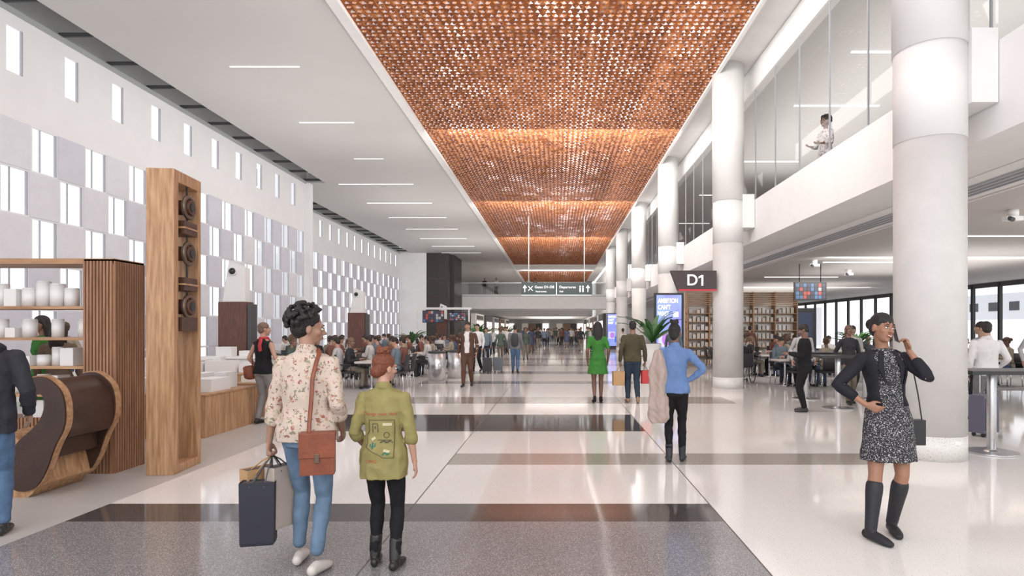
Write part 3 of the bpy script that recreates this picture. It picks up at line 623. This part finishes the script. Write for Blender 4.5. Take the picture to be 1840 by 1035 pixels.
    mb=MB(); fd=feet or (8,-8)
    for A_,ang in ((AL,fd[0]),(AR,fd[1])):
        fw=V((-math.sin(R(ang)),math.cos(R(ang)),0)); side=V((fw.y,-fw.x,0)); up=A_.z-.085; z=V((0,0,1))
        gz=lambda k,zz: V((A_.x,A_.y,0))+fw*k+z*zz
        mb.tube([gz(-.045,.040+up),gz(.01,.046+up*.8),gz(.08,.038+up*.35),gz(.14,.030),gz(.175,.024)],[(.032,.036),(.035,.044),(.042,.037),(.042,.029),(.030,.022)],shoes,seg,ref=side)
        if not bare: mb.tube([A_+V((0,0,-.035)),A_+V((0,0,.03))],[.040,.037],shoes,seg)
    if boot: limb(mb,HL,KL,AL,LT,2-boot,2,.012,shoes,seg,k=g,minr=.042); limb(mb,HR,KR,AR,LT,2-boot,2,.012,shoes,seg,k=g,minr=.042)
    parts.append(('footwear',mb,shoes,vox*.8,2))
    mb=MB(); hairparts(mb,hair,Mh,hm,T); 
    if mb.v: parts.append(('hair',mb,hm,.005 if lod==0 else vox*.7,1))
    fb=MB(); ew=mat('eye_white',(.8,.78,.76),.3); ei=mat('eye_iris',(.03,.015,.01),.2); lp=mat('lips_%d'%int(skin[0]*100),(skin[0]*.8,skin[1]*.45,skin[2]*.5),.4)
    for sx in (-1,1):
        fb.ell((sx*.030,.0835,.003),(.0145,.009,.0075),ew,Mh,10,6); fb.ell((sx*.030,.0905,.003),(.0062,.003,.0062),ei,Mh,8,6); fb.tube([Mh@V((sx*.014,.092,.024)),Mh@V((sx*.032,.091,.030)),Mh@V((sx*.048,.079,.023))],[.0028,.0034,.002],hm,6)
        fb.tube([Mh@V((sx*.016,.090,.009)),Mh@V((sx*.030,.094,.0125)),Mh@V((sx*.045,.084,.007))],[.0018,.0026,.0018],ei,6)
    if smile:
        fb.tube([Mh@V((x,.0995-abs(x)*9*abs(x),-.0555+abs(x)*.28)) for x in (-.026,-.013,0,.013,.026)],[.002,.004,.0045,.004,.002],lp,6); fb.tube([Mh@V((x,.098-abs(x)*9*abs(x),-.0685+abs(x)*.55)) for x in (-.024,-.012,0,.012,.024)],[.002,.004,.005,.004,.002],lp,6)
        fb.tube([Mh@V((x,.0975-abs(x)*9*abs(x),-.0615+abs(x)*.42)) for x in (-.02,-.01,0,.01,.02)],[.002,.0045,.005,.0045,.002],mat('teeth',(.9,.88,.85),.3),6)
    else:
        fb.tube([Mh@V((x,.098-abs(x)*8*abs(x),-.057)) for x in (-.022,-.011,0,.011,.022)],[.0018,.0038,.004,.0038,.0018],lp,6); fb.tube([Mh@V((x,.097-abs(x)*8*abs(x),-.0645+abs(x)*.2)) for x in (-.018,-.009,0,.009,.018)],[.002,.004,.005,.004,.002],lp,6)
    jb=MB()
    if jacket:
        rs=[]; zz=[jhem]+[z for z in ZR if z>jhem+.03 and z<1.46]+[1.46]
        for z in zz:
            rx=itp(list(zip(ZR,RX)),max(z,.9))+loose*.8+.010; ry=itp(list(zip(ZR,RY)),max(z,.9))+loose*.8+.014+(.03 if sex=='f' and 1.2<z<1.36 else 0)
            gp=jgap*(1 if z>1.05 else .75) ; n=26; ring=[]
            for j in range(n):
                a=R(90+gp)+R(360-2*gp)*j/(n-1); ring.append(T(rx*math.cos(a),ry*math.sin(a),z))
            rs.append(ring)
        jb.rings(rs,jacket,closed=False,caps=False); limb(jb,SL,EL,WL,AT,0,jsl,.013,jacket,seg,k=g); limb(jb,SR,ER,WR,AT,0,jsl,.013,jacket,seg,k=g)
        for sx in (-1,1): jb.tube([T(sx*.05,.07,1.45),T(sx*.085,.118,1.33),T(sx*.06,.125,1.2)],[(.018,.005),(.025,.005),(.006,.004)],jacket,8,ref=(1,0,0))
    made={}
    if lod==2:
        A=MB()
        for nme,m_,mt_,v_,i_ in parts+[('face',fb,None,0,0)]+([('jacket',jb,None,0,0)] if jacket else []):
            n=len(A.v); A.v+=m_.v
            for q,f_ in enumerate(m_.f):
                mm=m_.mats[m_.m[q]]
                if mm not in A.mats: A.mats.append(mm)
                A.f.append(tuple(i+n for i in f_)); A.m.append(A.mats.index(mm)); A.sm.append(True)
        made['all']=A.obj('figure',parent=e)
    else:
        for nme,m_,mt_,v_,i_ in parts: made[nme]=fuse(m_,nme,v_,i_,mt_,e,.008 if nme=='top' and loose>.011 else .005 if nme in('top','trousers') else 0)
        fb.obj('face',parent=e)
        if jacket:
            j=jb.obj('jacket',parent=e); k=j.modifiers.new('sol','SOLIDIFY'); k.thickness=.006; made['jacket']=j
    return e,dict(WL=WL,WR=WR,EL=EL,ER=ER,SL=SL,SR=SR,M=Mh,T=T,KL=KL,KR=KR,AL=AL,AR=AR,made=made)
def tote(parent,hp,w,d,h,m,rot=0,nm='tote_bag',hl=.16,off=(0,0)):
    """bag whose handles meet at the holding hand hp"""
    hp=V(hp); mb=MB(); z=hp.z-hl; x,y=hp.x+off[0],hp.y+off[1]; M=Matrix.Translation((x,y,0))@Matrix.Rotation(R(rot),4,'Z')
    vs=[M@V((sx*w/2*k,sy*d/2*k,zz)) for zz,k in ((z-h,.95),(z-h+.02,1),(z,1.04)) for sx,sy in ((-1,-1),(1,-1),(1,1),(-1,1))]
    mb.add(vs,[(3,2,1,0)]+[(i*4+j,i*4+(j+1)%4,(i+1)*4+(j+1)%4,(i+1)*4+j) for i in (0,1) for j in range(4)],m)
    mb.add([v+V((0,0,-.01)) for v in vs[8:12]],[(0,1,2,3)],dark)
    for sy in (-1,1):
        a=M@V((-w*.22,sy*d/2,z-.03)); b=M@V((w*.22,sy*d/2,z-.03)); mb.tube([a,a.lerp(hp,.6)+V((0,0,.01)),hp,b.lerp(hp,.6)+V((0,0,.01)),b],[.005]*5,dark if nm!='paper_bag' else m,6)
    return mb.obj(nm,parent=parent)
def project(parts_obj,quads,mt,name,parent,dirv=(0,1,0),off=.003,y0=-.6):
    me=parts_obj.data; bv=BVHTree.FromPolygons([v.co.copy() for v in me.vertices],[tuple(p.vertices) for p in me.polygons]); vs=[];fs=[]
    for q in quads:
        b=len(vs); ok=True; L=[]
        for x,z in q:
            h=bv.ray_cast(V((x,y0,z)),V(dirv))
            if h[0] is None: ok=False;break
            L.append(h[0]-V(dirv)*off)
        if ok: vs+=L; fs.append(tuple(range(b,b+len(q))))
    m=bpy.data.meshes.new(name); m.from_pydata(vs,[],fs); m.materials.append(mt); o=bpy.data.objects.new(name,m); COL.objects.link(o); o.parent=parent; return o
def strip(pts,w):
    out=[]
    for (a,b),(c,d) in zip(pts,pts[1:]):
        n=max(1,int(math.hypot(c-a,d-b)/.015)); L=math.hypot(c-a,d-b) or 1; nx,nz=-(d-b)/L*w/2,(c-a)/L*w/2
        for i in range(n):
            t,u=i/n,(i+1)/n; x0,z0,x1,z1=a+(c-a)*t,b+(d-b)*t,a+(c-a)*u,b+(d-b)*u; out.append([(x0-nx,z0-nz),(x1-nx,z1-nz),(x1+nx,z1+nz),(x0+nx,z0+nz)])
    return out
denim=mat('denim_light',(.155,.235,.34),.8,var=.3,scale=9,bump=.3,bscale=16); denimb=mat('denim_blue',(.10,.17,.29),.8,var=.25,scale=14)
floral=speck('floral_cotton',(.56,.46,.39),[(20,.24,(.32,.13,.10)),(18,.24,(.25,.24,.16)),(24,.22,(.46,.29,.21)),(22,.17,(.16,.13,.11))],.8,.2)
olive=mat('olive_cotton',(.30,.26,.105),.85,var=.15,scale=9); blackc=mat('black_cotton',(.015,.015,.017),.8,var=.2,scale=20)
tweed=speck('tweed_black_white',(.03,.03,.035),[(120,.60,(.50,.48,.48)),(80,.64,(.25,.24,.25))],.85,.2,'noise'); navyj=mat('charcoal_wool',(.022,.022,.028),.8,var=.2,scale=15)
bluesh=mat('blue_shirt',(.15,.25,.48),.8,var=.15,scale=8); beige=mat('beige_coat',(.48,.38,.34),.85,var=.12,scale=7)
greend=mat('green_dress',(.05,.20,.04),.8,var=.15,scale=8,bump=.2,bscale=16); paper=mat('kraft_paper',(.48,.29,.14),.7,var=.08); sand=mat('bag_sand',(.48,.40,.35),.7,var=.05); nav=mat('bag_navy',(.022,.022,.035),.5); terra=mat('terracotta_leather',(.25,.065,.028),.45,var=.25,scale=12,bump=.1)
shw_=mat('shoe_white',(.62,.58,.54),.5); W_=mat('white_shirt',(.70,.69,.70),.8,var=.05); greyj=mat('grey_jacket',(.18,.18,.19),.8,var=.15); brn=mat('brown_suit',(.11,.06,.042),.8,var=.15); vest=mat('olive_vest',(.08,.068,.04),.8,var=.2); hood=mat('dark_hoodie',(.04,.04,.05),.85,var=.2,scale=10)
# 1 floral woman
e,J=person('woman_floral_blouse',(-1.66,4.08,0),0,1.73,'f',0,aL=(-.27,.02,.845),aR=(.20,.10,.93),eL=(-.6,-1,0),lL=(-.10,.10,.085),lR=(.10,-.12,.10),cL=(55,75,50),cR=(25,30,20),head=(-62,-6,4),skin=(.36,.20,.135),
  hair='curly',hc=(.012,.010,.010),top=floral,sleeve=1.42,hem=.875,loose=.034,bot=denim,lhem=1.84,shoes=shw_,bare=True,pfit=-.003,hdL=((-.05,.1,-1),(.9,.1,0),(0,1,.1)),collar=True)
p=J['WL']+V((.012,.02,-.095))
tote(e,p,.20,.10,.30,paper,55,'paper_bag',.10,(-.13,.07)); tote(e,p,.21,.10,.42,nav,12,'shopping_bag',.16,(-.06,-.07)); tote(e,p,.20,.09,.42,sand,65,'shopping_bag',.08,(.04,.06))
mb=MB(); mb.box(-.11,.10,-.045,.045,-.13,.13,terra); mb.box(-.115,.105,-.055,-.045,-.02,.14,terra); mb.box(-.115,.105,-.05,.05,.12,.14,terra); mb.box(-.02,.01,-.062,-.055,-.05,.01,brass)
o=mb.obj('crossbody_bag',(.15,-.19,.82),14,e,.012)
T=J['T']; mb=MB(); mb.tube([T(.06,.02,1.49),T(.10,-.05,1.465),T(.10,-.10,1.41),T(.09,-.142,1.30),T(.085,-.150,1.15),T(.08,-.165,1.02),(.09,-.20,.94)],[(.014,.004)]*7,terra,6,ref=(1,0,0)); mb.obj('bag_strap',parent=e)
# 2 girl
e,J=person('girl_olive_shirt',(-1.16,4.12,0),0,1.44,'f',0,aL=(-.20,.16,.95),aR=(.25,.0,.86),lL=(-.085,.04,.085),lR=(.10,-.05,.085),head=(-40,-4,4),skin=(.50,.28,.20),hair='bun',hc=(.22,.06,.025),top=olive,sleeve=1.25,hem=.74,loose=.026,bot=blackc,lhem=1.9,shoes=mat('boot_black',(.02,.018,.017),.4),boot=.35,collar=True)
sh=J['made']['top']; ink=mat('print_dark',(.09,.08,.05),.8); rd=mat('print_red',(.42,.10,.05),.8)
az=[(-.09,1.22),(.11,1.22),(.11,.92),(.03,.92),(-.12,1.0),(-.10,1.04),(-.115,1.10),(-.09,1.13),(-.09,1.22)]
project(sh,strip(az,.005),ink,'printed_state_outline',e)
cr=mat('print_cream',(.55,.50,.32),.8); ring=lambda cx,cz,r,n=10:[(cx+r*math.cos(6.2832*k/n),cz+r*math.sin(6.2832*k/n)) for k in range(n+1)]
project(sh,strip([(-.06,1.12),(-.06,1.19),(-.02,1.19),(-.02,1.12)],.006)+strip([(-.045,1.16),(-.035,1.16)],.02)+strip(ring(.05,1.10,.022),.006)+strip([(-.02,1.06),(.09,1.06)],.006)+strip([(.0,1.04),(.03,1.055),(.05,1.04),(.08,1.055),(.10,1.04)],.012),ink,'printed_motifs',e)
project(sh,strip([(.02,1.185),(.09,1.185)],.022)+strip([(-.07,1.06),(-.04,1.08)],.02)+strip([(.03,.98),(.08,.97)],.02),cr,'printed_icons',e)
project(sh,strip([(-.06,.99),(-.06,1.04)],.012)+strip([(-.08,1.01),(-.08,1.03)],.007)+strip([(-.08,1.01),(-.04,1.01)],.007)+strip([(-.04,1.01),(-.04,1.035)],.007)+strip([(.02,.94),(.04,.965),(.06,.945),(.08,.965)],.01),mat('print_teal',(.03,.16,.13),.8),'printed_cactus',e)
def ptext(body,size,cx,cz,mt,target,parent):
    o=text(body,size,(0,0,0),mt); o.data.extrude=0; dg=bpy.context.evaluated_depsgraph_get(); me=bpy.data.meshes.new_from_object(o.evaluated_get(dg)); bpy.data.objects.remove(o)
    qs=[[(me.vertices[i].co.x+cx,me.vertices[i].co.y+cz) for i in p.vertices] for p in me.polygons]; project(target,qs,mt,'printed_lettering',parent)
ptext('Change your fate',.04,-.01,1.27,rd,sh,e); ptext('OMG',.04,-.07,.89,rd,sh,e)
# 3 phone woman
PW=(2.60,4.80,0)
e,J=person('woman_on_phone',PW,180,1.73,'f',0,lean=(.03,-.02),aR=(.205,.06,1.03),eR=(1,-.5,.1),aL=(-.125,.07,1.45),eL=(-.28,.9,-1.1),lR=(.22,.16,.085),lL=(-.04,-.02,.085),head=(12,-1,-8),skin=(.34,.17,.105),hair='lowbun',hc=(.012,.010,.010),
  top=tweed,sleeve=1.5,hem=.95,loose=.010,bottom='skirt',skirt=.60,flare=.030,shoes=mat('boot_suede',(.018,.018,.022),.6,bump=.1),boot=.80,jacket=navyj,jhem=1.02,jgap=42,jsl=1.55,smile=True,hdR=((-.75,.35,-.35),(-.3,-.2,-.6),(0,.3,.9)),cR=(20,20,15),hdL=((.25,-.05,.95),(.85,-.3,-.1),(-.1,.95,.1)),cL=(40,50,30),feet=(-12,22))
mb=MB(); mb.box(-.036,.036,-.005,.005,-.075,.075,black); o=mb.obj('mobile_phone',J['M']@V((-.092,.03,-.02)),0,e,.004); o.rotation_euler=(R(15),R(8),R(80))
mb=MB(); mb.box(-.06,.06,-.04,.04,-.1,.1,black); mb.tube([(-.05,0,.1),(-.02,0,.3),(.03,.0,.55)],[.006]*3,black,6); mb.obj('shoulder_bag',(-.235,-.03,.80),0,e,.015)
# 4 blue shirt woman
e,J=person('woman_blue_shirt',(1.42,7.35,0),-12,1.67,'f',1,aL=(-.19,.14,1.02),aR=(.17,.04,1.03),eR=(1,-.35,0),eL=(-.5,-1,0),lL=(-.07,.03,.085),lR=(.09,.12,.085),head=(-10,0,0),skin=(.22,.11,.07),hair='bun',hc=(.012,.012,.014),top=bluesh,sleeve=1.9,hem=.88,loose=.024,bot=blackc,lhem=1.78,shoes=mat('boot_dark',(.03,.032,.04),.5),boot=.3,hdR=((-.7,.4,-.4),(-.3,-.2,-.6),(0,.3,.9)),collar=True)
mb=MB(); mb.tube([(-.12,.1,1.12),(-.20,.0,1.13),(-.26,-.08,1.12)],[.05,.06,.05],beige,12)
mb.rings([[V((-.20+rx*math.cos(a),-.05+ry*math.sin(a)*(1+.25*math.sin(4*a)),z)) for a in [k*math.pi/14 for k in range(28)]] for z,rx,ry in ((1.42,.04,.06),(1.30,.09,.10),(1.14,.13,.12),(.95,.11,.10),(.75,.13,.09),(.58,.14,.085),(.5,.09,.06))],beige); fuse(mb,'draped_coat',.012,3,beige,e,.012)
# 5,6 pair
e,J=person('woman_green_dress',(.90,13.35,0),0,1.77,'f',1,aL=(-.22,.02,.9),aR=(.22,.04,.9),lL=(-.07,-.05,.10),lR=(.07,.06,.085),skin=(.16,.08,.055),hair='long',hc=(.012,.010,.010),top=greend,sleeve=.75,hem=.95,loose=.012,bottom='skirt',skirt=.62,flare=.04,shoes=blackc)
e,J=person('man_quilted_vest',(1.66,13.35,0),0,1.79,'m',1,aL=(-.27,.02,.88),aR=(.27,.02,.88),lL=(-.09,.10,.085),lR=(.10,-.08,.10),skin=(.25,.14,.10),hair='short',hc=(.012,.010,.010),top=vest,sleeve=1.9,hem=.88,loose=.024,bot=mat('denim_dark',(.03,.045,.07),.8),shoes=mat('shoe_tan',(.3,.18,.1),.5),pfit=.004,cL=(55,75,50),cR=(55,75,50))
tote(e,J['WL']+V((.01,.02,-.09)),.24,.12,.30,paper,10,'paper_bag',.12,(-.04,0)); tote(e,J['WR']+V((-.01,.02,-.09)),.2,.1,.28,mat('bag_red',(.5,.05,.05),.6),15,'shopping_bag',.1,(.03,0))
# 7 brown suit
person('man_brown_suit',(-2.5,17.2,0),180,1.82,'m',1,aL=(-.26,.12,.92),aR=(.26,-.10,.9),lL=(-.09,-.16,.13),lR=(.09,.16,.085),skin=(.42,.25,.17),hair='short',hc=(.03,.02,.015),top=W_,sleeve=1.8,hem=.9,bot=brn,jacket=brn,jgap=26,jhem=.82,pfit=.006,collar=True)
e,J=person('man_white_shirt_walking',(-3.0,23.2,0),160,1.82,'m',1,lL=(-.09,-.14,.12),lR=(.09,.14,.085),skin=(.45,.28,.2),top=W_,bot=navyj,pfit=.006)
e,J=person('traveller_with_backpack',(-1.52,22.5,0),0,1.78,'m',1,lL=(-.09,.14,.085),lR=(.09,-.12,.11),skin=(.35,.2,.15),top=greyj,loose=.03,bot=denimb,pfit=.004)
mb=MB(); mb.tube([(0,-.19,1.02),(0,-.21,1.2),(0,-.18,1.38)],[(.12,.07),(.14,.09),(.11,.06)],mat('backpack_black',(.04,.04,.045),.7),14,ref=(1,0,0)); mb.obj('backpack',parent=e)
# 10 red scarf woman
e,J=person('woman_black_tank_top',(-4.98,10.4,0),-20,1.72,'f',1,aL=(-.22,.1,.95),aR=(.20,.22,1.15),lL=(-.09,-.04,.085),lR=(.09,.08,.085),skin=(.46,.26,.185),hair='fade',hc=(.20,.12,.08),top=blackc,sleeve=.1,hem=.86,loose=.018,bot=mat('grey_trousers',(.24,.23,.23),.8),pfit=.006,head=(-30,0,0))
T=J['T']; mb=MB(); mb.tube([T(-.075,.02,1.48),T(0,-.075,1.47),T(.075,.02,1.48),T(.03,.09,1.44)],[.03]*4,mat('red_scarf',(.45,.05,.06),.8),10); mb.tube([T(.04,-.09,1.46),T(.05,-.13,1.36),T(.06,-.13,1.26)],[(.04,.012)]*3,mat('red_scarf'),10,ref=(1,0,0)); mb.obj('scarf',parent=e)
mb=MB(); mb.tube([(-.27,-.02,.80),(-.27,-.02,.96)],[(.10,.05),(.12,.05)],terra,12,ref=(.6,.8,0)); mb.tube([(-.2,-.05,1.0),(-.2,-.04,1.4),(-.12,0,1.46)],[.008]*3,terra,6); mb.obj('leather_handbag',parent=e)
person('man_black_suit',(4.82,11.9,0),70,1.70,'m',1,aL=(-.10,.28,1.16),aR=(.10,.28,1.16),skin=(.2,.11,.08),hair='short',top=blackc,loose=.03,hem=.78,bot=blackc,pfit=.008,head=(0,-22,0))
person('man_grey_shirt',(7.5,10.8,0),20,1.74,'m',1,top=mat('grey_shirt',(.3,.32,.34),.8),bot=navyj,skin=(.4,.25,.18)); person('man_white_shirt',(6.95,9.9,0),-10,1.73,'m',1,aR=(.25,.12,1.0),skin=(.45,.28,.2),top=W_,bot=greyj,pfit=.004,collar=True)
e,J=person('man_dark_hoodie',(-4.42,4.72,0),35,1.74,'m',0,aL=(-.24,.12,.95),aR=(.26,.10,.93),lL=(-.10,.02,.085),lR=(.11,-.02,.085),skin=(.42,.25,.17),hair='short',hc=(.03,.02,.015),top=hood,sleeve=1.9,hem=.80,loose=.035,bot=denimb,pfit=.008)
T=J['T']; mb=MB(); mb.tube([T(-.10,.03,1.46),T(-.08,-.08,1.47),T(0,-.12,1.46),T(.08,-.08,1.47),T(.10,.03,1.46)],[.035,.05,.06,.05,.035],hood,12); mb.obj('hood',parent=e)
person('woman_green_top',(-7.35,8.75,0),150,1.80,'f',1,skin=(.3,.16,.11),hair='long',top=greend,sleeve=.5,bottom='skirt',skirt=.5,hem=.95); person('woman_brown_top',(-6.75,8.3,0),20,1.72,'f',1,skin=(.3,.16,.11),hair='long',top=mat('brown_knit',(.16,.12,.09),.9),bot=blackc)
person('woman_on_balcony',(5.98,13.6,4.55),110,1.78,'f',1,aL=(-.15,.3,1.1),aR=(.15,.3,1.1),skin=(.2,.1,.07),hair='curly',top=speck('print_blouse',(.55,.53,.53),[(20,.3,(.12,.10,.12))],.8),sleeve=1.5,bot=blackc)
# ---------------------------------------------------------------- seated and distant people (linked copies of a few builds)
cols=[(.50,.49,.50),(.08,.10,.17),(.20,.09,.07),(.04,.04,.045),(.16,.20,.24),(.32,.27,.21),(.56,.54,.52),(.09,.12,.10)]
sks=[(.5,.31,.23),(.25,.13,.09),(.4,.24,.17),(.15,.08,.055)]
SEAT=[];WALK=[]
for i in range(8):
    tm=mat('top_cloth_%d'%i,cols[i],.85,var=.15); bm=mat('bottom_cloth_%d'%i,[(.03,.035,.05),(.08,.12,.2),(.05,.05,.05),(.2,.17,.14)][i%4],.85,var=.15); sx='mf'[i%2]
    kw=dict(skin=sks[(i*3)%4],hair=['short','long','short','pony','fade','lowbun','short','curly'][i],hc=[(.02,.015,.012),(.09,.045,.02),(.03,.02,.015),(.2,.12,.06)][i%4],top=tm,bot=bm,pfit=.006)
    if i==1: kw.update(bottom='skirt',skirt=.55,sleeve=.6)
    e,_=person('tmp',(0,0,0),0,1.75,sx,2,aL=(-.25,.10,.9),aR=(.25,-.06,.9),lL=(-.09,-.15,.12),lR=(.09,.16,.085),**kw); WALK.append((_['made']['all'].data,sx)); bpy.data.objects.remove(_['made']['all']); bpy.data.objects.remove(e)
    kw.update(bottom='pants'); e,_=person('tmp',(0,0,0),0,1.72,sx,2,drop=.37,lean=(0,.04),aL=(-.13,.34,.80),aR=(.13,.32,.80),lL=(-.12,.42,.085),lR=(.12,.40,.085),head=(random.choice((-20,0,20)),-12,0),**kw); SEAT.append((_['made']['all'].data,sx)); bpy.data.objects.remove(_['made']['all']); bpy.data.objects.remove(e)
def put(lst,i,x,y,rot,s=1,kind='walking',z=0):
    me,sx=lst[i%8]; o=bpy.data.objects.new(kind+('_man' if sx=='m' else '_woman'),me); COL.objects.link(o); o.location=(x,y,z); o.rotation_euler=(0,0,R(rot)); o.scale=(s,s,s); return o
def seatgroup(x,y,rot=0,n=4,w=1.6):
    table((x,y,0),rot,w); c,s_=math.cos(R(rot)),math.sin(R(rot)); k=0
    for dx in (-.4,.4):
        for dy,rr in ((-.66,0),(.66,180)):
            X,Y=x+dx*c-dy*s_,y+dx*s_+dy*c; chair(X,Y,rr+rot)
            if k<n: put(SEAT,random.randrange(8),X,Y,rr+rot,1,'seated')
            k+=1
    mb=MB(); mb.cyl((.1,.1,.75),(.1,.1,.85),.035,jar,seg=12); mb.box(-.3,-.05,-.12,.05,.75,.765,dark); mb.box(-.3,-.05,.05,.06,.76,.92,steel); mb.obj('laptop_and_cup',(x,y,0),rot)
for a in [(-4.95,16.9,90,3),(-6.55,17.0,90,2),(-6.6,20.0,90,4),(-5.0,21.2,90,3),(-8.4,21,0,4),(-6.5,24.0,90,4),(-4.9,25.3,90,3),(-8.3,25.0,90,4),(-5.2,30,0,4),(-7.0,33,90,4),(-9.5,32,90,3),(-10.4,22.5,90,3)]: seatgroup(*a)
for a in [(7.0,17.4,0,4),(9.4,15.8,90,3),(7.2,21.2,90,4),(10,21.0,0,4),(12.2,17.8,90,4),(9.4,24.6,0,4),(13.5,22.5,0,4),(12.8,13.6,90,4),(14.5,27,90,4),(7,24.6,90,3)]: seatgroup(*a)
wheelchair((5.6,18.4,0),0); put(SEAT,3,5.6,18.4,0,1,'seated')
for a in [(6.3,13.2,180,3),(7.9,13.2,180,4),(6.0,14.9,180,0),(7.2,14.9,180,6)]: put(WALK,a[3],a[0],a[1],a[2],.97,'standing')
for a in [(3.9,20.4,170,4),(5.9,21,90,3),(-9.8,12.2,60,5),(10.9,14.0,200,0),(12.5,20,180,7),(8.4,26.6,0,2)]: put(WALK,a[3],a[0],a[1],a[2],1,'standing')
used=[]; n=0
while n<64:
    y=27+ (random.random()**1.2)*75; x=random.uniform(-4.0,3.7)
    if y<45 and abs(x)<1.2: continue
    if any(abs(x-a)<.6 and abs(y-b)<.8 for a,b in used+[(-3.9,47),(2.9,47)]): continue
    used.append((x,y)); put(WALK,random.randrange(8),x,y,random.choice((0,180,10,170,0,180,90)),random.uniform(.93,1.04)); n+=1
for x in (-6.2,-2.9,-2.2,-7.4): put(WALK,random.randrange(8),x,63,180,1,'standing',5.15)
